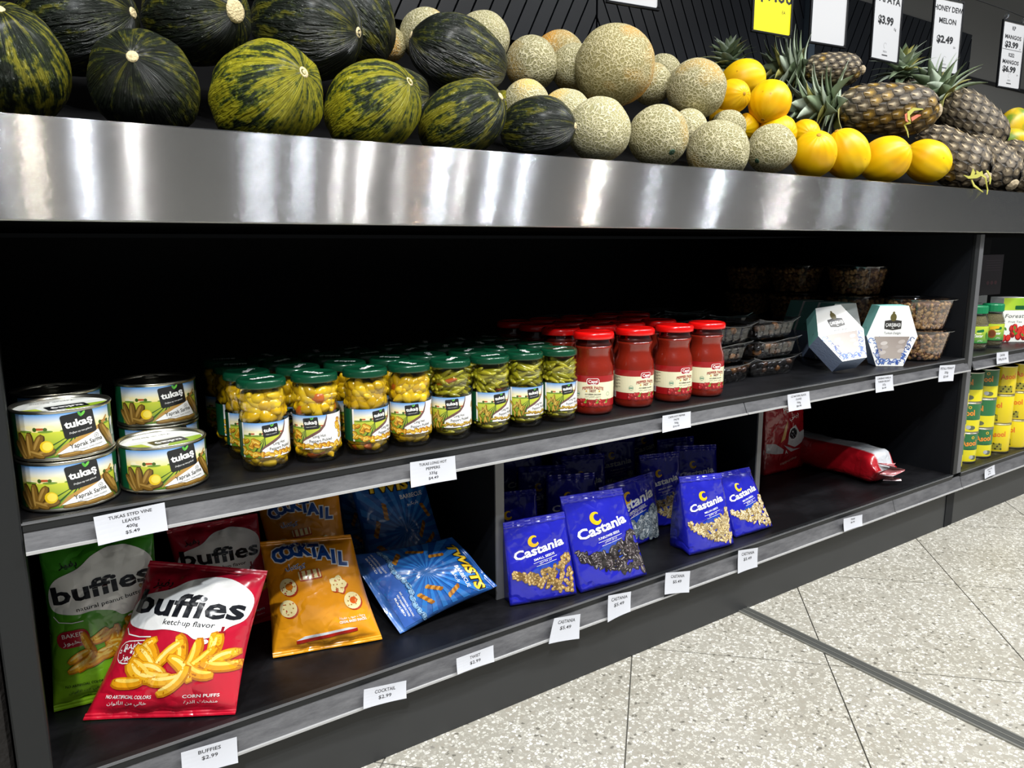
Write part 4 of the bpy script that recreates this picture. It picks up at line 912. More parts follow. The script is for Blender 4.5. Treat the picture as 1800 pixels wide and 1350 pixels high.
def pepper_spots(long, rnd):
    out = []
    rows = [(0.0135, 8), (0.021, 8), (0.078, 9), (0.087, 9), (0.096, 9), (0.105, 9)]
    slots = [(z+rnd.uniform(-0.0025, 0.0025), -PI/2-2.1+4.2*(k+0.5*(j % 2)+rnd.uniform(-0.25, 0.25))/m) for j, (z, m) in enumerate(rows) for k in range(m+(2 if long else 0))]
    for z, a in slots:
        zz = min(max(z, 0.013), 0.106); rr = jar_r(zz)-(0.0112 if not long else 0.0098)-rnd.random()*0.003-(0.003 if zz < 0.018 else 0)
        if long: ax = Vector((-math.sin(a), math.cos(a), rnd.uniform(-0.7, 0.7) if zz > 0.03 else rnd.uniform(-0.15, 0.15)))
        else: ax = Vector((-math.sin(a)*rnd.uniform(-1, 1), math.cos(a)*rnd.uniform(-1, 1), rnd.uniform(-0.8, 0.8)*(1 if zz > 0.03 else 0.12)))+Vector((math.cos(a), math.sin(a), 0))*rnd.uniform(-0.35, 0.35)
        if ax.length < 0.1: ax = Vector((-math.sin(a), math.cos(a), 0))
        M = axisM(Vector((rr*math.cos(a), rr*math.sin(a), zz)), ax, (math.cos(a), math.sin(a), 0.1))
        out.append((M, 3 if rnd.random() < 0.04 else rnd.randrange(3)))
    return out
def make_jar(label, x, y, rz, long, seed, detail, lid_rot):
    t = thing('pickle_jar', label, 'jar', (x, y, S0), rz, 'pickled pepper jars')
    link('glass_jar', jm['glass'], t); ld = link('lid', jm['lid'], t); link('brine', jm['brine'], t)
    if jm['lab'][long] is None: jm['lab'][long] = jar_label(long).build('label', cyl_map(RJ-0.0005, 0.0215), GLOSS, t, 0.0026, 0.00018).data
    else: link('label', jm['lab'][long], t)
    if jm['script'] is None:
        d = Deco(); d.text('tukaş', 0, -0.006, 0.0105, WHITE, 1, w=0.036, bold=0.03); jm['script'] = d.build('lid_lettering', lambda u, v, o: (u, v, 0.1303+o), PRINT, ld, 0.05).data
        ld.children[0].rotation_euler = (0, 0, lid_rot) if ld.children else None
    else:
        q = link('lid_lettering', jm['script'], ld); q.rotation_euler = (0, 0, lid_rot)
    rnd = random.Random(seed); sp = pepper_spots(long, rnd)
    if detail:
        for M, k in sp: link('pepper', PEPS[long][k], t, M=M)
    else:
        P = []
        for M, k in sp[::2]:
            me = PEPS[long][0]; P.append(([M @ v.co for v in me.vertices], [tuple(p.vertices) for p in me.polygons]))
        o = obj('peppers', *join(*P), (M_lpep if long else M_pep)[0], t, smooth=True); o['kind'] = 'stuff'
    return t
JX = [0.289, 0.367, 0.446, 0.522, 0.597, 0.673, 0.747, 0.822]
JR = [-1, -33, 11, -20, -25, -2, -5, -8]
who = ['leftmost fat yellow pepper jar of the front row', 'second fat yellow pepper jar of the front row from left', 'third fat yellow pepper jar of the front row, turned right', 'fourth fat yellow pepper jar next to the long green ones',
       'first thin green pepper jar of the front row', 'second thin green pepper jar of the front row', 'third thin green pepper jar of the front row', 'thin green pepper jar touching the red paste jars']
for i in range(8):
    lg = 1 if i >= 4 else 0
    make_jar(who[i], JX[i], 1.069+0.002*math.sin(i*2.3), math.radians(JR[i]), lg, i+1, True, [0.3, -0.5, 0.6, -0.9, 1.2, 0.1, 1.4, 0.5][i])
nth = ['second row', 'third row', 'fourth row']
for r in range(3):
    for i in range(8):
        lg = 1 if i >= 4 else 0
        make_jar('pickled pepper jar in the shaded %s behind the %s front jar' % (nth[r], ['first', 'second', 'third', 'fourth', 'fifth', 'sixth', 'seventh', 'eighth'][i]), JX[i]+0.004*math.sin(i*3+r), 1.146+0.0765*r, math.radians(JR[i]+20*math.sin(i*5+r*2)), lg, 40+r*8+i, False, random.uniform(0, 3))

# ------------------------------------------------------------------ red pepper paste jars
RR_, HR = 0.0385, 0.155
M_paste = mat('pepper_paste', H('#7d1f10'), 0.22, coat=0.8, bump=(60, 0.08)); M_lidr = mat('red_lid', H('#d80e0c'), 0.25, coat=0.5); M_neck = clear_mat('paste_jar_neck', (0.75, 0.7, 0.68), 0.03, 0.06, 0.6); M_dried = mat('paste_top', H('#64180c'), 0.4)
REDP = [(0.026, 0.001), (0.034, 0.0), (0.037, 0.004), (RR_, 0.010), (RR_, 0.080), (RR_-0.0008, 0.086), (RR_-0.0022, 0.092), (RR_-0.0052, 0.100), (RR_-0.0068, 0.108), (RR_-0.0066, 0.116), (RR_-0.0040, 0.124), (RR_-0.0032, 0.1285)]
REDN = [(RR_-0.0032, 0.1285), (RR_-0.0036, 0.133), (RR_-0.006, 0.138), (RR_-0.0065, 0.143)]
def red_label():
    d = Deco(); h = 0.058; x0, x1 = -0.112, 0.112
    d.quad(x0, 0, x1, h, H('#9c1218'), 0.5); d.quad(x0, 0.0135, x1, 0.046, H('#ece6c4'), 1)
    n = 70
    for i in range(n):
        x = x0+(x1-x0)*i/n; d.quad(x, 0.0135, x+0.0011, 0.046, H('#dfe0bd'), 1.2)
    d.rrect(0, 0.0475, 0.0235, 0.0125, 0.004, WHITE, 2); d.rrect(0, 0.0475, 0.0215, 0.0108, 0.0034, H('#a3131a'), 2.4)
    d.text('Capsi', 0, 0.0455, 0.0056, WHITE, 3, w=0.017, bold=0.03); d.stroke([(-0.004, 0.0432), (0.0, 0.0425), (0.006, 0.0435)], 0.0008, WHITE, 3)
    d.text('PEPPER PASTE', 0, 0.0335, 0.0056, H('#a03228'), 3, w=0.040, bold=0.03, arc=6); d.text('HOT', 0, 0.0278, 0.0046, H('#7c2418'), 3, w=0.0115, bold=0.04)
    for sx_ in (-1, 1): d.poly([(sx_*0.012-0.0018, 0.0282), (sx_*0.012+0.0018, 0.0282), (sx_*0.012, 0.0322)], H('#d6a92a'), 3)
    d.text('ACI BİBER SALÇASI', 0, 0.0225, 0.0022, H('#2c2a22'), 3, w=0.030, bold=0.03); d.text(ar('معجون الفلفل الحار'), 0, 0.0182, 0.0024, H('#6d6a5c'), 3, w=0.03)
    for sx_ in (-1, 1): d.ring(sx_*0.030, 0.0235, 0.0040 if sx_ < 0 else 0.0032, 0.0045 if sx_ < 0 else 0.0037, H('#4f8f78'), 3, 18)
    d.quad(-0.0335, 0.0225, -0.0265, 0.0245, H('#4f8f78'), 3.1)
    rnd = random.Random(9)
    for i in range(34):
        x = -0.034+rnd.random()*0.068; y = 0.003+rnd.random()*0.008
        d.ell(x, y, 0.0042, 0.0046, H('#7d0d12'), 2+i*0.02, rnd.random()*3, 10); d.ell(x+0.0004, y+0.0006, 0.0034, 0.0036, H('#c6242c'), 2.01+i*0.02, rnd.random()*3, 10); d.ell(x-0.0009, y+0.0016, 0.0009, 0.0014, H('#f0a8a0'), 2.015+i*0.02, 0.4, 8)
    for x in (-0.014, 0.008, 0.026): d.stroke([(x, 0.008), (x+0.001, 0.012), (x+0.005, 0.0145)], [0.003, 0.0022, 0.001], H('#6d8f2f'), 3.4); d.ell(x, 0.008, 0.003, 0.0018, H('#8fae48'), 3.3, 0.3, 8)
    for i in range(11): d.quad(-0.086, 0.022+i*0.0021, -0.086+0.026+0.008*math.sin(i*2.1), 0.0228+i*0.0021, H('#77756a'), 3)
    d.quad(-0.090, 0.002, -0.066, 0.0145, WHITE, 3)
    for i in range(16): d.quad(-0.088+i*0.0013, 0.004, -0.088+i*0.0013+0.0004+0.0005*(i % 3 == 0), 0.013, BLACK, 3.2)
    return d
V, F = lathe(REDP, 44, True, True); me_paste = mesh('paste_jar', V, F, None, True, [M_paste])
V, F = lathe(REDN, 40, False, False); me_neck = mesh('jar_neck', V, F, None, True, [M_neck])
V, F = lathe([(RR_-0.006, 0.128), (RR_-0.006, 0.1325), (RR_-0.011, 0.140)], 24, True, True); me_core = mesh('paste_residue', V, F, None, True, [M_dried])
V, F = lathe([(RR_-0.003, 0.1420), (RR_-0.0002, 0.1417), (RR_+0.0004, 0.1430), (RR_+0.0003, 0.1505), (RR_-0.001, 0.1530), (RR_-0.0035, 0.1547), (RR_-0.0065, 0.1547), (RR_-0.0075, 0.1538), (0.001, 0.1538)], 44); me_lidr = mesh('lid', V, F, None, True, [M_lidr])
red_lab = None
def make_red(label, x, y, rz):
    global red_lab
    t = thing('paste_jar', label, 'jar', (x, y, S0), rz, 'red pepper paste jars')
    link('jar_body', me_paste, t); link('jar_neck', me_neck, t); link('paste_residue', me_core, t); link('lid', me_lidr, t)
    if red_lab is None: red_lab = red_label().build('label', cyl_map(RR_+0.0001, 0.0165), GLOSS, t, 0.0028, 0.00018).data
    else: link('label', red_lab, t)
RX = [(0.913, 1.078, -40), (1.020, 1.079, -6), (1.122, 1.072, -5), (1.217, 1.071, -12)]
for i, (x, y, r) in enumerate(RX):
    make_red(['red paste jar facing the camera beside the green pepper jars', 'red paste jar with a barcode, second of the front row', 'red paste jar, third of the front row', 'red paste jar touching the olive punnets'][i], x, y, math.radians(r))
for r in range(3):
    for i in range(5 if r == 2 else 4):
        make_red('red paste jar in the shaded %s behind the %s front paste jar' % (nth[r], ['first', 'second', 'third', 'fourth', 'last'][i]), [0.905, 0.995, 1.085, 1.175, 1.265][i]+0.006*math.sin(i*2+r), 1.168+0.086*r, 0.5*math.sin(i*4+r))

# ------------------------------------------------------------------ olive punnets
M_pun = clear_mat('clear_punnet', (0.95, 0.96, 0.97), 0.08, 0.045, 0.38); M_ol = [mat('olive_black', H('#17110f'), 0.2, coat=0.5), mat('olive_brown', H('#4a2e1c'), 0.25, coat=0.4), mat('olive_light', H('#8a5a2e'), 0.3, coat=0.4)]
M_flange = clear_mat('punnet_flange', (0.85, 0.87, 0.9), 0.22, 0.34, 0.75)
def punnet_mesh(w, dp, h):
    V = []; F = []; n = 0
    def ring(z, k, rib):
        P = []
        for side in range(4):
            for i in range(12):
                t = i/12; s = 0.0022*rib*(1 if i % 2 else -1)
                x, y = [(-1+2*t, -1), (1, -1+2*t), (1-2*t, 1), (-1, 1-2*t)][side]
                nx, ny = [(0, -1), (1, 0), (0, 1), (-1, 0)][side]
                r = 0.82 if i == 0 else 1
                P.append((x*w/2*k*(0.97 if i == 0 else 1)+nx*s, y*dp/2*k*(0.97 if i == 0 else 1)+ny*s, z))
        return P
    rings = [ring(0.0, 0.74, 0), ring(0.003, 0.80, 0.6), ring(h*0.25, 0.86, 1), ring(h*0.8, 0.93, 1), ring(h*0.93, 0.95, 0)]
    for P in rings: V += P
    m = 48
    for k in range(len(rings)-1):
        for i in range(m): F.append((k*m+i, k*m+(i+1) % m, (k+1)*m+(i+1) % m, (k+1)*m+i))
    F.append(tuple(reversed(range(m))))
    return V, F
PW, PD, PH = 0.165, 0.125, 0.0445
V, F = punnet_mesh(PW, PD, PH); me_pun = mesh('punnet', V, F, None, False, [M_pun])
def flange_mesh(seed):
    rnd = random.Random(seed); V = []; F = []; n = 24
    def P(i, k):
        a = i/n*4; s = int(a) % 4; t = a-int(a); x, y = [(-1+2*t, -1), (1, -1+2*t), (1-2*t, 1), (-1, 1-2*t)][s]
        return x*PW/2*k, y*PD/2*k
    for i in range(n):
        ti = 0.004*math.sin(i*0.9+seed)+(0.006 if i % 6 == 0 else 0)
        for k, dz in ((0.95, 0), (1.04, 0.3), (1.04, -0.1), (0.95, -0.0012)):
            x, y = P(i, k); V.append((x, y, PH-0.0025+(ti if k > 1 else 0)+(0.0006 if dz > 0 else -0.0006)))
    for i in range(n):
        a, b = i*4, ((i+1) % n)*4
        F += [(a, a+1, b+1, b), (a+1, a+2, b+2, b+1), (a+2, a+3, b+3, b+2), (a+3, a, b, b+3)]
    return mesh('flange', V, F, None, False, [M_flange])
FLG = [flange_mesh(s) for s in (1, 2.2, 3.7)]
V, F = box(-PW*0.475, PW*0.475, -PD*0.475, PD*0.475, PH-0.0034, PH-0.0028); me_film = mesh('film', V, F, None, False, [M_pun])
V, F = ball(0.0085, 0.0085, 0.0108, 8, 6); OLV = [mesh('olive', V, F, None, True, [m]) for m in M_ol]
def punnet(label, x, y, z, rz, detail, seed):
    t = thing('olive_punnet', label, 'punnet', (x, y, z), rz, 'olive punnets')
    link('tray', me_pun, t); link('flange', FLG[seed % 3], t); link('film', me_film, t)
    rnd = random.Random(seed); P = []
    def put(px, py, pz):
        k = 0 if rnd.random() < 0.68 else (1 if rnd.random() < 0.7 else 2)
        M = axisM(Vector((px, py, pz)), Vector((rnd.uniform(-1, 1), rnd.uniform(-1, 1), rnd.uniform(-0.4, 0.4))))
        if detail: link('olive', OLV[k], t, M=M)
        else: P.append(([M @ v.co for v in OLV[0].vertices], [tuple(p.vertices) for p in OLV[0].polygons]))
    for lay, z_ in enumerate((0.0125, 0.0255)):
        k = 0.80 if lay == 0 else 0.87
        hx, hy = PW/2*k-0.011, PD/2*k-0.011; nx, ny = 8, 6
        for i in range(nx):
            for j in range(ny):
                if (i in (0, nx-1) or j in (0,)) or (lay == 1 and not detail and (i+j) % 2): put(-hx+2*hx*i/(nx-1)+rnd.uniform(-1, 1)*0.002, -hy+2*hy*j/(ny-1)+rnd.uniform(-1, 1)*0.002, z_+rnd.uniform(0, 0.004))
    obj('olive_bed', *box(-PW*0.36, PW*0.36, -PD*0.34, PD*0.36, 0.004, PH-0.008, 0.004), M_ol[0], t)
    if not detail:
        o = obj('olives', *join(*P), M_ol[0], t, smooth=True); o['kind'] = 'stuff'
lv = ['bottom', 'middle', 'top']; sd = 0
for ci, (x, y, nm) in enumerate(((1.345, 1.175, 'left stack beside the red paste jars'), (1.528, 1.180, 'right stack beside the fallen delight box'))):
    for k in range(3):
        sd += 1; punnet('%s olive punnet of the front %s' % (lv[k], nm), x+0.006*math.sin(sd*2), y+0.004*math.cos(sd*3), S0+k*(PH+0.0012), math.radians([-3, 2, 4][k]*(1 if ci else -1)), True, sd)
for (x, y, nm) in ((1.17, 1.50, 'far left back stack'), (1.35, 1.335, 'second row left stack'), (1.535, 1.335, 'second row right stack'), (1.35, 1.49, 'third row left stack'), (1.535, 1.49, 'third row right stack')):
    for k in range(3):
        sd += 1; punnet('%s olive punnet of the shaded %s' % (lv[k], nm), x, y, S0+k*(PH+0.0012), math.radians(2*math.sin(sd)), False, sd)

# ------------------------------------------------------------------ hexagonal delight boxes
def delight_print(d, hexp, w, h):
    def inside_low(x, y): return y < h/2
    lo = [p for p in hexp if p[1] <= h/2+1e-6]
    d.poly(hexp, H('#f2f3f1'), 1)
    rnd = random.Random(4); bl = [H('#3557a8'), H('#24407f'), H('#5d83c9')]
    for i in range(120):                                 # blue vine scrolls on the lower half
        y = rnd.uniform(0.0095, h/2-0.006); hw = (0.033+(w/2-0.033)*(y/(h/2)))-0.006; x = rnd.uniform(-hw, hw)
        if abs(x) < 0.028*(0.5+y/h) and 0.02 < y: continue
        r = rnd.uniform(0.003, 0.0075); a = rnd.uniform(0, 6)
        d.ring(x, y, r*0.72, r, bl[i % 3], 2+i*0.01, 10, a, a+4.2); d.ell(x+r*math.cos(a), y+r*math.sin(a), 0.0019, 0.0011, bl[(i+1) % 3], 2.5, a, 8)
    for x in (-0.018, 0.018, 0.0):
        for k in range(6): d.ell(x+0.0035*math.cos(k*PI/3), 0.009+0.0035*math.sin(k*PI/3), 0.0026, 0.0013, bl[0], 2.7, k*PI/3, 8)
    win = [(-0.025, 0.020), (0.025, 0.020), (0.044, h/2-0.001), (-0.044, h/2-0.001)]
    d.poly(win, lambda x, y: mixc(H('#b9aea6'), H('#8d827c'), 0.5+0.5*math.sin(x*160+y*90)), 3)
    for i in range(7): d.ell(rnd.uniform(-0.03, 0.03), rnd.uniform(0.03, h/2-0.012), 0.009, 0.005, mixc(H('#a59a94'), H('#cfc7c2'), rnd.random()), 3.2+i*0.05, rnd.uniform(-0.4, 0.4))
    y0 = h*0.70
    d.poly([(-0.021, y0-0.012), (0.0, y0-0.0155), (0.021, y0-0.012), (0.021, y0+0.0085), (0.008, y0+0.0105), (-0.008, y0+0.0105), (-0.021, y0+0.0085)], H('#2c2a28'), 4)
    d.ell(0, y0+0.0175, 0.0078, 0.0105, H('#5a5229'), 4.2); d.ell(0, y0+0.0295, 0.003, 0.003, H('#5a5229'), 4.2)
    d.text('ÇARŞIBAŞI', 0, y0-0.0062, 0.0088, WHITE, 5, w=0.037, bold=0.01); d.quad(-0.003, y0-0.0115, 0.003, y0-0.0105, WHITE, 5)
    d.text('Turkish Delight', 0, h*0.535, 0.0062, H('#46464a'), 5, w=0.043, shear=0.12)
M_teal = mat('teal_card', H('#86cac2'), 0.45, coat=0.15); M_bluecard = mat('blue_white_card', H('#9fb0d0'), 0.45, bump=(200, 0.1)); M_card = mat('white_card', H('#eef0ef'), 0.5)
def delight(label, M):
    lo = min((M @ Vector((x, y, z))).z for x, z in ((-0.034, 0), (0.034, 0), (0.064, 0.0785), (-0.064, 0.0785)) for y in (-0.0015, 0.052)); M = Matrix.Translation((0, 0, S0-lo)) @ M
    w, h, dp = 0.128, 0.157, 0.052; wt = 0.068
    hx = [(-wt/2, 0), (wt/2, 0), (w/2, h/2), (wt/2+0.002, h), (-wt/2-0.002, h), (-w/2, h/2)]
    t = thing('delight_box', label, 'box', M=M, group='hexagonal delight boxes')
    V = [(x, 0, z) for x, z in hx]+[(x, dp, z) for x, z in hx]
    F = [(0, 1, 2, 3, 4, 5), (11, 10, 9, 8, 7, 6)]+[(i, i+6, (i+1) % 6+6, (i+1) % 6) for i in range(6)]
    link('carton', mesh('carton', V, F, None, False, [M_card, M_teal, M_bluecard], [0, 0, 2, 2, 1, 1, 1, 2]), t)
    if 'del' not in jm:
        d = Deco(); delight_print(d, hx, w, h); jm['del'] = d.build('front_print', lambda x, y, o: (x, -0.0002-o, y), PRINT, t, 0.02).data
        d = Deco(); d.text('Turkish Delight', 0, 0, 0.008, H('#2f5f66'), 1, w=0.05, shear=0.15)
        e0 = Vector((-w/2, 0, h/2)); e1 = Vector((-wt/2, 0, h)); dr = (e1-e0); L = dr.length; dr.normalize(); nr = Vector((-dr.z, 0, dr.x))
        jm['dels'] = d.build('side_print', lambda x, y, o: tuple(e0+dr*(L/2+x)+Vector((0, dp/2+0.004-y, 0))+nr*(0.0003+o)), PRINT, t, 0.03).data
    else: link('front_print', jm['del'], t); link('side_print', jm['dels'], t)
    return t
def facing(P, a, pitch=0, roll=0):
    return Matrix.Translation(P) @ Matrix.Rotation(-math.radians(a), 4, 'Z') @ Matrix.Rotation(math.radians(-pitch), 4, 'X') @ Matrix.Rotation(math.radians(roll), 4, 'Y')
delight('upright hexagonal delight box in front of the nut tubs', facing((1.893, 1.045, S0), 38))
delight('fallen hexagonal delight box leaning back against the olives', facing((1.706, 1.030, S0), 26, 38, -8))
for k in range(3):
    delight('%s of three upright delight boxes standing behind the upright front one' % ['nearest', 'middle', 'farthest'][k], facing((1.872+0.014*k, 1.168+0.058*k, S0), 14))

# ------------------------------------------------------------------ nut tubs
M_tub = clear_mat('clear_tub', (0.95, 0.95, 0.96), 0.08, 0.07, 0.6); M_nut = [mat('nut_a', H('#8a6038'), 0.45), mat('nut_b', H('#b48a55'), 0.45), mat('nut_c', H('#6a4230'), 0.45)]
RB, RTP, HT = 0.064, 0.084, 0.084
def tub_mesh():
    V = []; F = []; n = 96
    prof = [(RB*0.9, 0.0, 0), (RB, 0.003, 0.3), (RB+(RTP-RB)*0.3, HT*0.32, 1), (RB+(RTP-RB)*0.75, HT*0.76, 1), (RTP, HT*0.9, 0), (RTP+0.001, HT*0.96, 0)]
    for r, z, k in prof:
        for i in range(n):
            a = 2*PI*i/n; q = r+0.0011*k*(1 if (i//2) % 2 else -1); V.append((q*math.cos(a), q*math.sin(a), z))
    for k in range(len(prof)-1):
        for i in range(n): F.append((k*n+i, k*n+(i+1) % n, (k+1)*n+(i+1) % n, (k+1)*n+i))
    F.append(tuple(reversed(range(n)))); return V, F
V, F = tub_mesh(); me_tub = mesh('tub', V, F, None, True, [M_tub])
V, F = lathe([(RTP-0.002, HT*0.95), (RTP+0.010, HT*0.955), (RTP+0.0105, HT*0.975), (RTP-0.001, HT), (RTP-0.006, HT), (RTP-0.010, HT*0.975), (0.002, HT*0.975)], 60, False, True)
fl_v, fl_f = join((V, F), box(RTP+0.006, RTP+0.016, -0.016, 0.016, HT*0.955, HT*0.965)); me_tlid = mesh('tub_lid', fl_v, fl_f, None, False, [clear_mat('clear_lid', (0.9, 0.91, 0.93), 0.08, 0.14, 0.6)])
def nuts_mesh(n, seed, name='nuts'):
    rnd = random.Random(seed); P = []; ids = []
    bv, bf = ball(0.0050, 0.0050, 0.0066, 6, 4)
    for i in range(n):
        z = 0.006+(HT*0.84-0.006)*i/n; a = rnd.uniform(0, 2*PI); r = RB+(RTP-RB)*(z/HT)-0.0068-rnd.random()*0.003
        M = axisM(Vector((r*math.cos(a), r*math.sin(a), z)), Vector((rnd.uniform(-1, 1), rnd.uniform(-1, 1), rnd.uniform(-1, 1)))); s = rnd.uniform(0.8, 1.15)
        P.append(([M @ (Vector(v)*s) for v in bv], bf)); ids += [rnd.choice((0, 0, 1, 1, 1, 2))]*len(bf)
    V, F = join(*P); return mesh(name, V, F, None, True, M_nut, ids)
NUTS = [nuts_mesh(620, 1), nuts_mesh(620, 2)]
V, F = lathe([(RB-0.012, 0.004), (RTP-0.016, HT*0.82), (0.01, HT*0.85)], 24); me_nc = mesh('nut_bed', V, F, None, True, [mat('nut_bed', H('#5e3f2a'), 0.6)])
def tub(label, x, y, k, rz):
    t = thing('nut_tub', label, 'tub', (x, y, S0+k*(HT+0.0006)), rz, 'clear tubs of nuts')
    link('tub', me_tub, t); link('lid', me_tlid, t); o = link('nuts', NUTS[k % 2], t); o['kind'] = 'stuff'; link('nut_bed', me_nc, t)
tub('lower nut tub of the front stack by the end panel', 2.088, 1.085, 0, -0.3)
tub('upper nut tub of the front stack by the end panel', 2.089, 1.085, 1, -0.25)
for nm, px in (('right', 1507), ('middle', 1400), ('left', 1318)):
    P = AY(px, 480, {'right': 1.275, 'middle': 1.47, 'left': 1.66}[nm])
    for k in range(3): tub('%s nut tub of the %s stack in the dark back of the shelf' % (['bottom', 'middle', 'top'][k], nm), P.x, P.y, k, 0.3*k)

# ------------------------------------------------------------------ neighbouring unit: spice jars, boxes, oil tins
M_glid = mat('green_cap', H('#0f7a4c'), 0.35); M_spice = mat('dried_herbs', H('#7d7350'), 0.8, bump=(400, 0.8)); M_pet = clear_mat('clear_pet', (0.96, 0.97, 0.96), 0.05, 0.06, 0.6)
def spice_label(kind):
    d = Deco()
    d.quad(-0.1, 0, 0.1, 0.05, lambda x, y: mixc(H('#1f7d3c'), H('#c3d63a'), min(1, max(0, (y-0.008)/0.028))), 1)
    d.text('Zaatar', -0.004, 0.018, 0.009, WHITE, 3, w=0.026, bold=0.02, shear=0.2); d.rrect(0.002, 0.036, 0.020, 0.008, 0.003, H('#15683a'), 3, 0.2); d.rrect(-0.002, 0.0295, 0.014, 0.005, 0.002, H('#dfe48a'), 3)
    d.text(ar('زعتر'), 0.002, 0.006, 0.006, WHITE, 3, w=0.014)
    if kind: d.ell(-0.016, 0.020, 0.011, 0.013, H('#8c4a14'), 4); d.ell(-0.016, 0.020, 0.008, 0.0095, H('#6b3510'), 4.2); d.rrect(-0.010, 0.039, 0.026, 0.009, 0.003, H('#e2b41a'), 4, 0.15)
    else: d.ell(0.024, 0.022, 0.005, 0.011, H('#3c7d2b'), 4, 0.2); d.ell(0.030, 0.018, 0.004, 0.009, H('#5a9a3a'), 4, -0.3)
    return d
RS = 0.035
sp_lab = {}
def spice(label, x, y, rz, kind):
    t = thing('spice_jar', label, 'jar', (x, y, S0), rz, 'green capped spice jars')
    obj('pet_jar', *lathe([(0.028, 0.0), (0.033, 0.002), (RS, 0.008), (RS-0.001, 0.018), (RS-0.0015, 0.072), (RS, 0.078), (RS-0.003, 0.088), (0.026, 0.108), (0.026, 0.112)], 32, True, False), M_pet, t, smooth=True)
    obj('herbs', *lathe([(0.026, 0.002), (0.0325, 0.008), (0.0328, 0.078), (0.029, 0.090), (0.024, 0.101), (0.004, 0.104)], 28), M_spice, t, smooth=True)
    n = 40; V, F = lathe([(0.0285, 0.108), (0.0295, 0.109), (0.0295, 0.128), (0.028, 0.131), (0.004, 0.131)], n); V = [(v[0]*(1.012 if (i % 2) else 1), v[1]*(1.012 if (i % 2) else 1), v[2]) for i, v in enumerate(V)]
    obj('cap', V, F, M_glid, t)
    if kind not in sp_lab: sp_lab[kind] = spice_label(kind).build('label', cyl_map(RS-0.0008, 0.021), GLOSS, t, 0.003, 0.00018).data
    else: link('label', sp_lab[kind], t)
spice('green capped herb jar half hidden by the end post', 2.325, 1.080, -0.55, 0)
spice('green capped herb jar right of the end post', 2.415, 1.080, -0.75, 0)
spice('green capped herb jar with an orange slice picture', 2.530, 1.085, -0.60, 1)
def carton(name, label, x, y, z, w, dp, h, rz, painter, body, group=None):
    t = thing(name, label, 'box', (x, y, z), rz, group)
    obj('carton', *box(-w/2, w/2, 0, dp, 0, h, 0.0008), body, t)
    d = Deco(); painter(d, w, h); d.build('front_print', lambda u, v, o: (u-w/2, -0.0002-o, v), GLOSS, t, 0.03)
    return t
def tea_front(d, w, h):
    d.quad(0, 0, w, h, H('#eceee8'), 1); d.quad(0, h*0.72, w, h, lambda x, y: mixc(H('#b9d23a'), H('#6fae2c'), x/w), 1.5); d.rrect(w*0.62, h*0.78, w*0.35, h*0.09, 0.003, H('#12562f'), 2)
    d.text('Forest', w*0.45, h*0.55, 0.013, H('#3a3a38'), 3, w=w*0.7, shear=0.2); d.text('Fruit Tea', w*0.5, h*0.44, 0.006, H('#666661'), 3, w=w*0.5)
    rnd = random.Random(2)
    for i in range(18):
        x, y = rnd.uniform(0.1, 0.9)*w, rnd.uniform(0.08, 0.33)*h; d.ell(x, y, 0.009, 0.012, H('#8a1518'), 3+i*0.05, rnd.uniform(-0.5, 0.5)); d.ell(x+0.001, y+0.002, 0.007, 0.0095, H('#d8342c'), 3.02+i*0.05, rnd.uniform(-0.5, 0.5)); 
    for i in range(5): d.ell(rnd.uniform(0.1, 0.9)*w, rnd.uniform(0.12, 0.34)*h, 0.006, 0.003, H('#4f8f2f'), 4, rnd.uniform(0, 3))
carton('tea_box', 'fruit tea carton with strawberries at the right picture edge', 2.690, 1.085, S0, 0.085, 0.07, 0.142, -0.6, tea_front, M_card)
def plain_front(d, w, h):
    d.quad(0, 0, w, h, H('#c9cccc'), 1)
    for i in range(4): d.quad(w*0.1, h*(0.82-i*0.06), w*0.7, h*(0.835-i*0.06), H('#6d7072'), 2)
for i in range(3): carton('tea_box', '%s pale tea carton behind the herb jars' % ['left', 'middle', 'right'][i], 2.48+0.115*i, 1.21, S0, 0.105, 0.07, 0.142, -0.05, plain_front, M_card, 'pale tea cartons')
def dark_front(d, w, h):
    d.quad(0, 0, w, h, H('#2a1f27'), 1)
    for i in range(5): d.quad(w*0.12, h*(0.85-i*0.06), w*0.86, h*(0.862-i*0.06), H('#54434f'), 2)
    for i in range(3): d.ell(w*(0.3+i*0.2), h*0.3, w*0.07, h*0.05, H('#6a3a44'), 2)
M_dbox = mat('dark_plum_card', H('#2a1f27'), 0.5)
for i in range(3): carton('dark_box', '%s plum coloured box on top of the pale tea cartons' % ['left', 'middle', 'right'][i], 2.52+0.135*i, 1.2104, S0+0.1424, 0.125, 0.069, 0.135, -0.05, dark_front, M_dbox, 'plum coloured boxes')
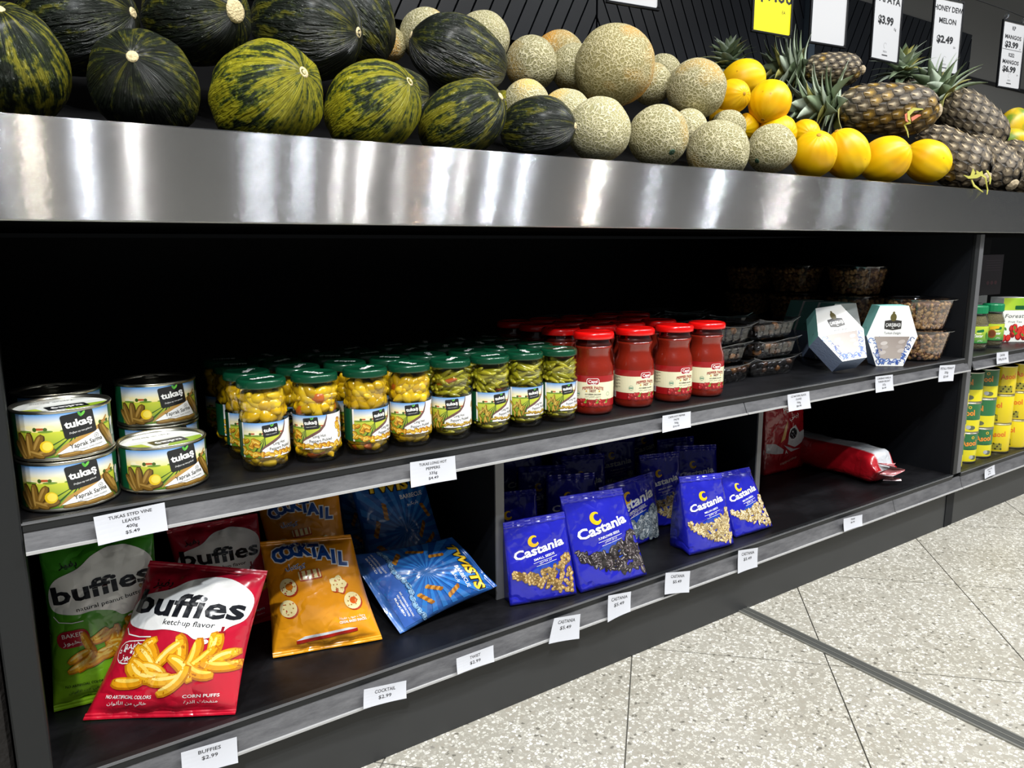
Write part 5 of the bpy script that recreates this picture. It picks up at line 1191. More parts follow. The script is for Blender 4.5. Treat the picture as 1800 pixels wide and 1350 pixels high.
def oil_label(green):
    d = Deco(); h = 0.084
    if green:
        d.quad(-0.13, 0, 0.13, h*0.42, H('#d8cc14'), 1); d.quad(-0.13, h*0.42, 0.13, h, H('#20693a'), 1); d.ell(0.016, h*0.14, 0.012, 0.007, H('#5a6147'), 2); d.ell(0.008, h*0.16, 0.007, 0.006, H('#a9adb0'), 2.2)
        d.text('Asool', 0.0, h*0.58, 0.017, H('#e88a2a'), 3, w=0.045, bold=0.03, rot=0.08); d.text('PURE OLIVE OIL', 0.004, h*0.44, 0.003, BLACK, 3)
        d.ring(0.008, h*0.88, 0.0025, 0.0045, H('#d9b02a'), 3, 14)
    else:
        d.quad(-0.13, 0, 0.13, h, lambda x, y: mixc(H('#c9b20e'), H('#ecd512'), min(1, y/h*1.4)), 1); d.quad(-0.02, 0.004, 0.02, h*0.3, H('#8f8a2a'), 1.5)
        d.text('Asool', 0.006, h*0.56, 0.017, H('#dd6a1c'), 3, w=0.045, bold=0.03, rot=0.08)
        for i in range(7): d.ell(-0.012+i*0.005, 0.008+0.008*(i % 3), 0.003, 0.0024, H('#2c2c12'), 3, i)
    return d
RO, HO = 0.0375, 0.092
oil_lab = {}; M_oil_in = mat('tin_dark_rim', H('#8d8c86'), 0.35, 1.0)
def oil(label, x, y, k, rz, green):
    t = thing('oil_tin', label, 'tin', (x, y, ZL+0.0008+k*(HO+0.0005)), rz, 'stacked oil tins')
    obj('tin_body', *lathe([(RO-0.003, 0.001), (RO, 0.0), (RO+0.0006, 0.0015), (RO-0.0006, 0.004), (RO-0.0006, HO-0.004), (RO+0.0008, HO-0.002), (RO+0.0004, HO), (RO-0.002, HO-0.001), (RO-0.003, HO-0.006), (RO-0.006, HO-0.0055), (0.002, HO-0.0055)], 36), M_tin_d if not green else M_tin, t, smooth=True)
    if green not in oil_lab: oil_lab[green] = oil_label(green).build('label', cyl_map(RO-0.0006, 0.004), GLOSS, t, 0.003, 0.00018).data
    else: link('label', oil_lab[green], t)
for ci, (px, py, g, nm) in enumerate(((1693, 830, 1, 'green column next to the end post'), (1718, 820, 1, 'second green column'), (1747, 810, 1, 'third green column'), (1773, 799, 0, 'first yellow column'), (1800, 790, 0, 'yellow column at the picture edge'))):
    P = AZ(px, py, ZL); P.y = max(P.y+0.028, 1.043); P.x += 0.014
    P.x = 2.281+0.098*ci+(0.008 if ci > 2 else 0)
    for k in range(3): oil('%s oil tin of the %s' % (lv[k], nm), P.x, 1.058+0.008*math.sin(ci), k, -0.95-0.12*ci+0.5*math.sin(k*2.2+ci), g)

# ------------------------------------------------------------------ snack bags on the lower shelf
ZS = ZL+0.0012
def px_quad(bl, br, tr, tl, lean, z=ZS, dz=(0, 0)):
    A = AZ(*bl, z+dz[0]); B = AZ(*br, z+dz[1]); d = (B-A).normalized(); nh = Vector((d.y, -d.x, 0)).normalized()
    if nh.y > 0: nh = -nh
    up = Vector((0, 0, 1))*math.cos(math.radians(lean))-nh*math.sin(math.radians(lean)); n = d.cross(up).normalized()
    if n.y > 0: n = -n
    def hit(p):
        r = ray(*p); o = Vector((0, 0, HC)); return o+r*((A-o).dot(n)/r.dot(n))
    return [A, B, hit(tr), hit(tl)]
def pillow(name, label, group, Q, thick, base, painter, back=0.45, seal=0.045, wr=1.0, seed=1, scol=None, edge=0.05, clipn=None):
    A, B, Cc, D = Q
    ctr = (A+B+Cc+D)/4; n = (B-A).cross(D-A).normalized()
    if n.dot(Vector((0, 0, HC))-ctr) < 0: n = -n
    Wd = ((B-A).length+(Cc-D).length)/2; Ht = ((D-A).length+(Cc-B).length)/2; asp = Ht/Wd
    def prof(u, v):
        e = min(1, max(0, (v-seal)/(1-2*seal)))
        return max(0, math.sin(PI*u))**0.62*max(0, math.sin(PI*e))**0.5
    def S(u, v, side=1, off=0.0):
        u = min(1.0, max(0.0, u)); v = min(1.0, max(0.0, v))
        e = min(1, max(0, (v-seal)/(1-2*seal))); uu = 0.5+(u-0.5)*(1-edge*math.sin(PI*e))
        P = A*((1-uu)*(1-v))+B*(uu*(1-v))+Cc*(uu*v)+D*((1-uu)*v)
        b = prof(u, v)
        end = (math.exp(-((v-seal)/0.10)**2) if v > seal else 0)+(math.exp(-((1-seal-v)/0.10)**2) if v < 1-seal else 0)
        w = wr*(0.0035*end*math.sin(u*26+seed*2+3*noise.noise((u*3, v*2, seed)))*math.sin(PI*u)+0.0045*noise.noise((u*3.2+seed, v*3.2, seed*1.7))*b+0.0022*abs(noise.noise((u*7+seed, v*7, 3)))*b)
        if v < seal or v > 1-seal: w += 0.0022*math.sin(u*9+seed)*wr
        h = thick*b*(1 if side > 0 else -back)+w+side*0.0006
        return P+n*(h+off)
    nu, nv = 34, 44; V = []; F = []; cols = []
    for side in (1, -1):
        o = len(V)
        for j in range(nv+1):
            for i in range(nu+1):
                u, v = i/nu, j/nv; V.append(S(u, v, side)); cols.append(base(u, v))
        for j in range(nv):
            for i in range(nu):
                a = o+j*(nu+1)+i; q = (a, a+1, a+nu+2, a+nu+1); F.append(q if side > 0 else tuple(reversed(q)))
    o2 = (nu+1)*(nv+1)
    per = [i for i in range(nu)]+[nu+j*(nu+1) for j in range(nv)]+[nv*(nu+1)+nu-i for i in range(nu)]+[(nv-j)*(nu+1) for j in range(nv)]
    for k in range(len(per)):
        a, b = per[k], per[(k+1) % len(per)]; F.append((a, a+o2, b+o2, b))
    zmin = min(v.z for v in V)
    org = Vector((ctr.x, ctr.y, zmin))
    lift = max(0, ZS-0.0004-zmin)
    t = thing(name, label, 'snack bag' if group != 'seed' else 'bag', org+Vector((0, 0, lift)), group=group)
    sb = [k for k in range(len(F))]
    obj('bag_body', [v-org for v in V], F, FOIL, t, cols=cols, smooth=True)
    # crimped end seals as parts of their own
    for v0, v1 in ((0.0, seal*0.9), (1-seal*0.9, 1.0)):
        SV = []; SF = []; m = 60
        for j in range(5):
            v = v0+(v1-v0)*j/4
            for i in range(m+1):
                SV.append(S(i/m, v, 1, 0.0009+0.0005*(j % 2))-org)
        for j in range(4):
            for i in range(m): a = j*(m+1)+i; SF.append((a, a+1, a+m+2, a+m+1))
        c0 = scol or base(0.5, v0)
        obj('crimp_seal', SV, SF, FOIL, t, cols=[c0]*len(SV))
    d = Deco(); painter(d, asp); d.build('print', lambda x, y, o: S(x, y/asp, 1, 0.0007+o)-org, FOIL, t, 0.035, 0.00016)
    return t
def puffs(d, cx, cy, w, h, n, seed, cols=((H('#b56a08'), H('#e09a14'), H('#f6cf5a')), (H('#c27a0a'), H('#eaad22'), H('#fbdf80')))):
    rnd = random.Random(seed)
    for i in range(n):
        t = i/n; y = cy+h*(0.5-t)+rnd.uniform(-1, 1)*h*0.08; k = 1-0.75*max(0, (y-cy)/h+0.1); x = cx+rnd.uniform(-0.5, 0.5)*w*k
        d.sausage(x, y, w*rnd.uniform(0.3, 0.4), w*0.115, rnd.uniform(-0.9, 0.9) if i > n*0.4 else rnd.uniform(0.2, 2.2), rnd.uniform(-0.12, 0.14), *cols[i % 2], 4+i*0.12)
def buffies(c_bg, c_dark, flavour, splash_c, kind):
    def paint(d, A):
        d.blob([(0.06, 0.60*A), (0.03, 0.70*A), (0.10, 0.78*A), (0.30, 0.83*A), (0.45, 0.90*A), (0.66, 0.93*A), (0.85, 0.89*A), (0.97, 0.80*A), (0.96, 0.66*A), (0.86, 0.60*A), (0.80, 0.55*A), (0.66, 0.52*A), (0.56, 0.56*A), (0.40, 0.58*A), (0.25, 0.57*A)], WHITE, 1)
        d.text('buffies', 0.50, 0.665*A, 0.165, H('#17191f'), 3, w=0.88, bold=0.028, rot=0.10 if kind else -0.03)
        d.text(ar('بفيز'), 0.22, 0.845*A, 0.06, H('#17191f'), 3, w=0.16, bold=0.01)
        d.text(flavour, 0.56, 0.605*A, 0.040, H('#1b1d22'), 3, w=0.62 if kind else 0.40, bold=0.008, rot=0.10 if kind else -0.05)
        d.stroke([(0.05, 0.57*A), (0.09, 0.535*A), (0.20, 0.525*A), (0.30, 0.53*A)], 0.008, WHITE, 2)
        d.ell(0.72, 0.505*A, 0.028, 0.018, WHITE, 2)
        x, y = 0.20, 0.43*A
        d.rrect(x, y, 0.28, 0.165, 0.07, WHITE if not kind else H('#b01a2c'), 2.2, 0.1); d.rrect(x-0.004, y, 0.265, 0.15, 0.065, H('#a3182c'), 2.4, 0.1)
        d.text('BAKED', x, y+0.018, 0.042, WHITE, 3, w=0.19, bold=0.0, rot=0.1); d.text(ar('مخبوز'), x, y-0.05, 0.042, WHITE, 3, w=0.19, bold=0.01, rot=0.1)
        puffs(d, 0.56, 0.35*A, 0.80 if not kind else 0.72, 0.27, 20, 4 if kind else 8)
        tc = WHITE if not kind else H('#17301a')
        d.text('NO ARTIFICIAL COLORS', 0.27, 0.135*A, 0.026, tc, 3, w=0.33, bold=0.015); d.text(ar('خالي من الألوان'), 0.27, 0.095*A, 0.024, tc, 3, w=0.28)
        d.text('CORN PUFFS', 0.77, 0.135*A, 0.026, WHITE, 3, w=0.24, bold=0.015); d.text(ar('منفخات الذرة'), 0.77, 0.095*A, 0.024, WHITE, 3, w=0.22)
        if not kind:      # small sauce bottle beside the flavour
            d.rrect(0.82, 0.53*A, 0.055, 0.10, 0.012, H('#8d1022'), 3.2, -0.05); d.quad(0.812, 0.56*A, 0.832, 0.605*A, H('#8d1022'), 3.2); d.ell(0.82, 0.525*A, 0.02, 0.024, WHITE, 3.4); d.ell(0.82, 0.525*A, 0.011, 0.013, H('#8d1022'), 3.5)
        else:
            for i in range(4): d.sausage(0.86+0.05*(i % 2), (0.60+0.03*i)*A, 0.08, 0.04, 0.5+i, 0.1, H('#6b4a22'), H('#9a7238'), H('#c9a565'), 3.2)
    return paint
def solid(c, c2=None):
    c2 = c2 or c
    return lambda u, v: mixc(c2, c, min(1, max(0, v*1.6)))
RED, REDD = H('#b3122f'), H('#c8102e'); GRN, GRND = H('#3c8f22'), H('#8fc41e')
pillow('corn_puff_bag', 'crimson corn puff bag in front, ketchup flavour', 'corn puff bags', px_quad((148, 1266), (413, 1257), (470, 1004), (266, 986), 24), 0.040, solid(RED, REDD), buffies(RED, REDD, 'ketchup flavor', WHITE, 0), seed=2)
pillow('corn_puff_bag', 'green corn puff bag in the left corner, peanut butter flavour', 'corn puff bags', px_quad((95, 1252), (300, 1195), (268, 925), (66, 955), 8), 0.030, solid(GRN, GRND), buffies(GRN, GRND, 'natural peanut butter', WHITE, 1), seed=5)
pillow('corn_puff_bag', 'crimson corn puff bag in the shade behind the front crimson one', 'corn puff bags', px_quad((330, 1128), (485, 1088), (452, 902), (292, 930), 8), 0.030, solid(RED, REDD), buffies(RED, REDD, 'ketchup flavor', WHITE, 0), seed=3)
ORG, ORGD = H('#d98a12'), H('#f0a21a')
def cocktail(d, A):
    for c, b, l in ((WHITE, 0.12, 2), (H('#174a9c'), 0.055, 3)):
        for i, ch in enumerate('COCKTAIL'):
            x = 0.17+i*0.094; d.text(ch, x, (0.815+0.035*math.sin(i*0.75-0.2))*A-0.03*max(0, i-5), 0.135, c, l+i*0.01, bold=b, rot=0.12-0.07*i*0.6)
    d.text(ar('كوكتيل'), 0.32, 0.735*A, 0.05, WHITE, 2, w=0.22, bold=0.06); d.text(ar('كوكتيل'), 0.32, 0.735*A, 0.05, H('#174a9c'), 3, w=0.22, bold=0.0)
    crk, crd, red = H('#efdfa4'), H('#a9782c'), H('#b3391c')
    def cracker(x, y, r, star=False, hole=None, rot=0.0):
        n = 20; P = [(x+0.012+r*(1+(0.16*math.cos(5*a) if star else 0))*math.cos(a), y-0.014+r*(1+(0.16*math.cos(5*a) if star else 0))*math.sin(a)) for a in [2*PI*i/n for i in range(n)]]
        d.poly(P, red, 2); d.poly([(p[0]-0.012, p[1]+0.014) for p in P], crk, 2.3)
        for i in range(6): d.ell(x+r*0.55*math.cos(i*1.05), y+r*0.55*math.sin(i*1.05), r*0.09, r*0.09, crd, 2.6, n=8)
        if hole: d.ell(x+r*0.1, y, r*0.45, r*0.42, hole, 2.7)
    cracker(0.21, 0.585*A, 0.085, False, H('#c96f10')); cracker(0.72, 0.56*A, 0.085, True); cracker(0.18, 0.40*A, 0.085); cracker(0.83, 0.40*A, 0.088, False, H('#d85a14'))
    d.rrect(0.455, 0.665*A, 0.24, 0.085, 0.012, red, 2, 0.06); d.rrect(0.45, 0.675*A, 0.23, 0.085, 0.012, crk, 2.3, 0.06)
    for i in range(4): d.rrect(0.36+i*0.06, 0.672*A+0.004*i, 0.022, 0.085, 0.004, H('#b5532a'), 2.6, 0.06)
    d.poly([(0.22, 0.115*A), (0.80, 0.150*A), (0.72, 0.165*A), (0.30, 0.145*A)], H('#dfe5ea'), 2.2); d.poly([(0.22, 0.085*A), (0.80, 0.122*A), (0.80, 0.150*A), (0.22, 0.115*A)], H('#b32418'), 2.4)
    d.text(ar('وجبات حبوب خفيفة'), 0.78, 0.245*A, 0.028, WHITE, 3, w=0.26); d.text('CEREAL BASED SNACKS', 0.78, 0.21*A, 0.026, WHITE, 3, w=0.27, bold=0.02)
pillow('cracker_bag', 'orange cracker snack bag in front with blue lettering', 'cracker snack bags', px_quad((480, 1157), (672, 1124), (616, 940), (457, 953), 22), 0.036, solid(ORG, ORGD), cocktail, seed=7)
pillow('cracker_bag', 'orange cracker snack bag standing behind the front orange one', 'cracker snack bags', px_quad((494, 1078), (630, 1056), (592, 850), (448, 872), 8), 0.030, solid(ORG, ORGD), cocktail, seed=8)
pillow('cracker_bag', 'orange cracker snack bag deep in shade above the back crimson bag', 'cracker snack bags', px_quad((360, 1050), (470, 1025), (440, 850), (330, 872), 6), 0.028, solid(ORG, ORGD), cocktail, seed=9)
BLU, BLUL = H('#12509c'), H('#3f6fb8')
def twists(d, A):
    cx, cy = 0.5, 0.47*A
    for i in range(22):
        a = 2*PI*i/22; P = [(cx, cy)]
        for k in (-0.07, 0.07):
            r = 1.3; x, y = cx+r*math.cos(a+k), cy+r*math.sin(a+k)
            # keep the ray inside the bag front
            s = min(1.0, *(((0.97 if x > cx else 0.03)-cx)/(x-cx) if abs(x-cx) > 1e-6 else 9, ((0.94*A if y > cy else 0.06*A)-cy)/(y-cy) if abs(y-cy) > 1e-6 else 9))
            P.append((cx+(x-cx)*s, cy+(y-cy)*s))
        d.poly(P, H('#2f74bd'), 1)
    d.poly([(0.03, 0.06*A)]+[(0.03+0.94*i/16, (0.24+0.02*math.sin(i*1.1))*A) for i in range(17)]+[(0.97, 0.06*A)], H('#3a63b4'), 1.6)
    for i in range(13):
        x = 0.06+0.075*i; y = (0.245+0.018*math.sin(i*1.1))*A; d.ell(x, y, 0.05, 0.035, H('#173a6e'), 2+i*0.01); d.ell(x, y+0.004, 0.044, 0.03, H('#9cc3e2'), 2.005+i*0.01); d.ell(x+0.005, y-0.006, 0.034, 0.02, H('#6fa5d2'), 2.007+i*0.01)
    for x, y, r in ((0.16, 0.52*A, 1.2), (0.84, 0.60*A, 2.0), (0.80, 0.34*A, 0.6), (0.20, 0.33*A, 2.3), (0.30, 0.66*A, 1.5), (0.72, 0.45*A, 1.0)):
        for k in range(6):
            q = (k-2.5)*0.032; d.ell(x+q*math.cos(r), y+q*math.sin(r), 0.034, 0.019, H('#8f5716') if k % 2 else H('#c48a35'), 2.6+k*0.03, r+0.9)
    for c, b, l in ((H('#20160a'), 0.10, 3), (H('#e2b01c'), 0.045, 3.6), (H('#f3d040'), 0.0, 4.2)): d.text('TWISTS', 0.54, 0.82*A, 0.13, c, l, w=0.80 if l > 3 else 0.83, bold=b, shear=0.08, rot=-0.06)
    d.text('BARBECUE', 0.70, 0.735*A, 0.052, WHITE, 4, w=0.34, bold=0.005, rot=-0.02); d.text(ar('باربكيو'), 0.68, 0.675*A, 0.036, WHITE, 4, w=0.17)
    for x in (0.20, 0.76):
        for i in range(3): d.text(['NO ARTIFICIAL COLORS', 'NO PRESERVATIVES', 'BAKED'][i], x, (0.165-0.03*i)*A, 0.020, WHITE, 4, w=0.30-0.04*i, bold=0.02)
q = px_quad((703, 1115), (873, 1031), (795, 944), (612, 977), 42, dz=(0, 0.036))
pillow('twist_snack_bag', 'blue twist snack bag lying turned on its side in front', 'twist snack bags', [q[3], q[0], q[1], q[2]], 0.034, solid(BLU, BLUL), twists, seed=11, wr=1.2)
pillow('twist_snack_bag', 'blue twist snack bag standing behind the turned one', 'twist snack bags', px_quad((652, 1040), (795, 1003), (738, 812), (612, 838), 12), 0.032, solid(BLU, BLUL), twists, seed=12)
pillow('twist_snack_bag', 'blue twist snack bag in the dark between orange and blue bags', 'twist snack bags', px_quad((610, 1012), (730, 985), (690, 800), (585, 822), 6), 0.028, solid(BLU, BLUL), twists, seed=13)

# ------------------------------------------------------------------ blue seed pouches with gusseted sides
CB, CB2 = H('#1c1fa6'), H('#1460b8')
def seeds_paint(kind, sub, arab):
    def paint(d, A):
        d.ell(0.52, 0.36*A, 0.30, 0.12*A, H('#163ba8'), 1, 0.3, 20)
        # yellow swirl
        x, y, r = 0.42, 0.80*A, 0.085
        n = 18; P = [(x+r*math.cos(a), y+r*math.sin(a)) for a in [0.9+4.9*i/n for i in range(n+1)]]+[(x+0.018+r*0.56*math.cos(a), y+0.010+r*0.56*math.sin(a)) for a in [0.9+4.9*(1-i/n) for i in range(n+1)]]
        d.poly(P, H('#f2bd12'), 2)
        d.text('Castania', 0.51, 0.635*A, 0.125, WHITE, 3, w=0.80, bold=0.03, rot=0.16, shear=0.05)
        d.text(sub, 0.56, 0.565*A, 0.032, WHITE, 3, w=0.34, bold=0.012, rot=0.16); d.text(ar(arab), 0.57, 0.515*A, 0.032, WHITE, 3, w=0.2, rot=0.16)
        d.stroke([(0.38, 0.512*A), (0.76, 0.512*A+0.062)], 0.005, WHITE, 3); d.stroke([(0.42, 0.468*A), (0.74, 0.468*A+0.052)], 0.005, WHITE, 3)
        rnd = random.Random(kind*7+1)
        pal = {0: [('#6f5222', '#b08d4e', '#dcc48d')], 1: [('#1d191a', '#4a4143', '#9a9092'), ('#1d191a', '#3a3335', '#b8b0b0')], 2: [('#64727c', '#aeb9bd', '#e6ebea')], 3: [('#8d7440', '#cdb885', '#f0e3bd')], 4: [('#8d7440', '#d3bf90', '#f4ead0')]}[kind]
        for i in range(170 if kind != 2 else 100):
            t = rnd.random(); x = 0.06+0.90*t; lo = 0.30*(1-t)**1.6*A+0.07*A; hi = lo+(0.09+0.44*t**1.6)*A; y = rnd.uniform(lo, hi)
            c = [H(q) for q in pal[i % len(pal)]]; r = rnd.uniform(0, PI); s = (0.042 if kind == 0 else 0.062 if kind == 1 else 0.072 if kind == 2 else 0.064)*(0.6+0.5*t)
            asp = 0.68 if kind == 0 else 0.45 if kind == 1 else 0.72 if kind == 2 else 0.42
            d.ell(x, y, s*1.1, s*asp*1.15, c[0], 4+i*0.03, r, 9); d.ell(x, y+0.002, s, s*asp, c[1], 4.01+i*0.03, r, 9)
            if kind == 1: d.ell(x, y, s*0.85, s*asp*0.25, c[2], 4.02+i*0.03, r, 7); d.ell(x+0.006*math.sin(r), y-0.006*math.cos(r), s*0.8, s*asp*0.2, c[0], 4.021+i*0.03, r, 7)
            else: d.ell(x, y+0.004, s*0.6, s*asp*0.5, c[2], 4.02+i*0.03, r, 7)
    return paint
def pouch(name, label, group, Q, depth, base, painter, seed, small=False, top=0.09):
    A, B, Cc, D = Q; ctr = (A+B)/2; n = (B-A).cross(D-A).normalized()
    if n.dot(Vector((0, 0, HC))-ctr) < 0: n = -n
    nb = Vector((n.x, n.y, 0)).normalized(); asp = ((D-A).length+(Cc-B).length)/((B-A).length+(Cc-D).length)
    def fr(u, v, off=0.0):
        u = min(1.0, max(0.0, u)); v = min(1.0, max(0.0, v))
        P = A*((1-u)*(1-v))+B*(u*(1-v))+Cc*(u*v)+D*((1-u)*v)
        k = max(0, math.sin(PI*u))**0.7*max(0, math.sin(PI*min(1, v*0.9+0.05)))**0.6
        w = 0.010*k+0.0035*noise.noise((u*3+seed, v*4, seed))*min(1, k*2)+0.0022*noise.noise((u*9, v*8, seed+4))*k
        if v > 1-top: w += 0.0014*math.sin(u*34)
        return P+n*(w+off)
    NU, NV = 20, 26; V = []; F = []
    def thick(v): return depth*max(0.012, max(0.0, 1-max(0, (v-0.05)/(0.95-top)))**0.62 if v < 1-top+0.02 else 0.012)
    for j in range(NV+1):
        v = j/NV; th = thick(min(v, 1-top+0.01)) if v < 1-top else 0.0014
        row = [fr(i/NU, v) for i in range(NU+1)]
        R0, L0 = row[-1], row[0]; g = 0.34*min(th, depth*0.9)*(1-0.3*v); dx = (R0-L0).normalized()
        row += [R0-nb*th*0.5-dx*g*(0.35+0.65*v)]
        bk = [fr(i/NU, v)-nb*th-n*0.012*math.sin(PI*i/NU)*0.8 for i in range(NU, -1, -1)]
        row += bk; row += [L0-nb*th*0.5+dx*g*(0.35+0.65*v)]
        V += row
    m = 2*(NU+1)+2
    for j in range(NV):
        for i in range(m): a = j*m+i; b = j*m+(i+1) % m; F.append((a, b, b+m, a+m))
    F.append(tuple(reversed(range(m)))); F.append(tuple(range(NV*m, NV*m+m)))
    zmin = min(v.z for v in V); org = Vector((ctr.x, ctr.y, zmin)); lift = max(0, ZS-0.0004-zmin)
    t = thing(name, label, 'bag', org+Vector((0, 0, lift)), group=group)
    cols = [base(0, (j//m)/NV) for j in range(len(V))]
    obj('pouch_body', [v-org for v in V], F, FOIL, t, cols=cols, smooth=True)
    SV = []; SF = []; q = 50
    for j in range(6):
        for i in range(q+1): SV.append(fr(i/q, 1-top*0.85*(1-j/5), 0.0008+0.0007*(j % 2))-org)
    for j in range(5):
        for i in range(q): a = j*(q+1)+i; SF.append((a, a+1, a+q+2, a+q+1))
    obj('crimp_seal', SV, SF, FOIL, t, cols=[base(0, 1)]*len(SV))
    d = Deco(); painter(d, asp*(1-top)); d.build('print', lambda x, y, o: fr(x, y/asp, 0.0006+o)-org, FOIL, t, 0.06, 0.00005)
    return t
blu = solid(CB)
pouch('seed_pouch', 'blue pouch of small seeds at the divider', 'blue seed pouches', px_quad((897, 1066), (1014, 1045), (991, 900), (884, 920), 12), 0.030, blu, seeds_paint(0, 'SMALL SEEDS', 'بزر مصري'), 1)
pouch('seed_pouch', 'blue pouch with a heap of striped sunflower seeds', 'blue seed pouches', px_quad((1021, 1043), (1137, 1011), (1092, 858), (984, 874), 14), 0.055, blu, seeds_paint(1, 'SUNFLOWER SEEDS', 'بزر دوار الشمس'), 2)
pouch('seed_pouch', 'blue pouch with pale pumpkin seeds behind the sunflower pouch', 'blue seed pouches', px_quad((1062, 982), (1158, 943), (1150, 828), (1052, 858), 10), 0.055, blu, seeds_paint(2, 'PUMPKIN SEEDS', 'بزر أبيض'), 3)
pouch('seed_pouch', 'blue pouch of melon seeds with its left side gusset in view', 'blue seed pouches', px_quad((1212, 977), (1290, 957), (1267, 832), (1193, 839), 12), 0.062, blu, seeds_paint(3, 'MELON SEEDS', 'بزر بطيخ'), 4)
pouch('seed_pouch', 'blue pouch of cream seeds leaning left, nearest the red bags', 'blue seed pouches', px_quad((1294, 946), (1358, 926), (1316, 822), (1256, 834), 20), 0.050, blu, seeds_paint(4, 'MELON SEEDS', 'بزر بطيخ'), 5)
back = [((888, 902), 'directly behind the small seeds pouch'), ((943, 853), 'second behind the small seeds pouch'), ((909.6, 829), 'in the far left back corner'), ((993.6, 868.5), 'directly behind the sunflower pouch'), ((1016.5, 832), 'second behind the sunflower pouch, logo and nia in view'),
        ((996.6, 806), 'third behind the sunflower pouch'), ((1071.5, 798), 'at the back in the middle of the compartment'), ((1152.5, 829), 'directly behind the pumpkin seed pouch'), ((1181.5, 800), 'standing high behind the melon seed pouch'), ((1213.6, 813.5), 'directly behind the melon seed pouch'), ((1126.5, 772), 'farthest back under the shelf')]
for i, (p, nm) in enumerate(back):
    P = AZ(p[0], p[1], ZS+0.128); w, h, a = 0.112, 0.172, math.radians(18+10*math.sin(i*2.3)); dx = Vector((math.cos(a), -math.sin(a), 0)); bk = Vector((math.sin(a), math.cos(a), 0)); ln = 0.16
    c = Vector((P.x, P.y, ZS))-bk*0.128*ln+dx*0.012
    up = (Vector((0, 0, 1))+bk*ln).normalized(); q_ = [c-dx*w/2, c+dx*w/2, c+dx*w/2*0.96+up*h, c-dx*w/2*0.96+up*h]
    kx = (3, 'MELON SEEDS', 'بزر بطيخ') if i % 2 else (2, 'PUMPKIN SEEDS', 'بزر أبيض')
    pouch('seed_pouch', 'shaded blue seed pouch '+nm, 'blue seed pouches', q_, 0.05, blu, seeds_paint(*kx), 10+i)

# ------------------------------------------------------------------ red bags on the right
RB_ = H('#a3101c'); SILV = H('#b9bcc0')
def red_paint(d, A):
    d.text('PENNE', 0.62, 0.80*A, 0.10, WHITE, 3, w=0.42, bold=0.01, rot=0.1); d.text(ar('بيني'), 0.68, 0.70*A, 0.09, WHITE, 3, w=0.26, rot=0.1)
    d.poly([(0.34, 0.40*A), (0.44, 0.44*A), (0.50, 0.68*A), (0.44, 0.62*A)], H('#d8b06a'), 2.5)
    d.poly([(0.52, 0.36*A), (0.56, 0.56*A), (0.72, 0.60*A), (0.84, 0.48*A), (0.98, 0.50*A), (0.98, 0.36*A), (0.70, 0.30*A)], H('#d9dadd'), 2)
    d.ell(0.66, 0.49*A, 0.10, 0.075*A, H('#17181c'), 3); d.ring(0.66, 0.49*A, 0.10, 0.118, H('#e9e9ea'), 3.2, 20)
    d.poly([(0.03, 0.30*A), (0.03, 0.42*A), (0.22, 0.40*A), (0.42, 0.30*A), (0.40, 0.25*A), (0.24, 0.26*A)], H('#c3c6ca'), 2); d.poly([(0.42, 0.36*A), (0.66, 0.28*A), (0.84, 0.27*A), (0.60, 0.25*A)], H('#c3c6ca'), 2)
    d.text('cappuccino', 0.55, 0.12*A, 0.05, H('#e3b9a8'), 3, w=0.4, rot=0.15); d.text('A', 0.5, 0.235*A, 0.06, WHITE, 3, bold=0.02)
pouch('red_snack_bag', 'red snack bag standing against the divider', 'red snack bags', px_quad((1342, 836), (1414, 818), (1412, 676), (1346, 692), 3), 0.07, solid(RB_), red_paint, 31)
def lying_bag():
    t = thing('red_snack_bag', 'red snack bag lying down with a silver stripe along its top', 'snack bag', (1.955, 1.06, ZS), math.radians(-3), 'red snack bags')
    ny, m = 40, 36; V = []; F = []; cols = []; L = 0.335; rnd = random.Random(3)
    for j in range(ny+1):
        s = j/ny; y = s*L
        e = min(1, s/0.10); f = min(1, (1-s)/0.12); k = (math.sin(PI/2*e)*math.sin(PI/2*f))
        hw = 0.036+0.016*k; hh = 0.042*k+0.0016
        if s < 0.05: hw = 0.046; hh = 0.002+0.036*s/0.05*0.5
        for i in range(m):
            a = 2*PI*i/m; c, q = math.cos(a), math.sin(a); x = hw*math.copysign(abs(c)**0.6, c); z = hh*math.copysign(abs(q)**0.6, q)
            w = 0.006*noise.noise((x*30, y*14, z*30))+0.004*abs(noise.noise((x*60, y*26, z*50)))
            # front fin stands upright and is folded
            V.append((x+w*c+0.006*math.sin(s*7), y, 0.040+z+w*q*0.7-(0.0 if s > 0.06 else 0.004)))
            ang = math.degrees(a) % 360
            silver = 52 < ang < 112
            cols.append(SILV if silver else RB_)
    for j in range(ny):
        for i in range(m): a = j*m+i; b = j*m+(i+1) % m; F.append((a, b, b+m, a+m))
    F.append(tuple(reversed(range(m)))); F.append(tuple(range(ny*m, ny*m+m)))
    zm = min(v[2] for v in V); V = [(v[0], v[1], v[2]-zm) for v in V]
    obj('bag_body', V, F, FOIL, t, cols=cols, smooth=True)
    # crimped fin at the front end
    SV = []; SF = []; q = 14
    for k, yy in enumerate((0.004, -0.012, -0.024)):
        for i in range(q+1):
            z = 0.012+0.052*i/q; SV.append((0.020*math.sin(i*0.8+k*0.5)+0.012*(k-1), yy+0.006*math.sin(i*0.55), z))
    for k in range(2):
        for i in range(q): a = k*(q+1)+i; SF.append((a, a+1, a+q+2, a+q+1))
    n = len(SV); SV += [(v[0]+0.0012, v[1], v[2]) for v in SV]; SF += [tuple(x+n for x in reversed(f)) for f in SF]
    obj('crimp_seal', SV, SF, FOIL, t, cols=[mixc(RB_, SILV, 0.25 if (i % 5) else 0.8) for i in range(len(SV))])
lying_bag()

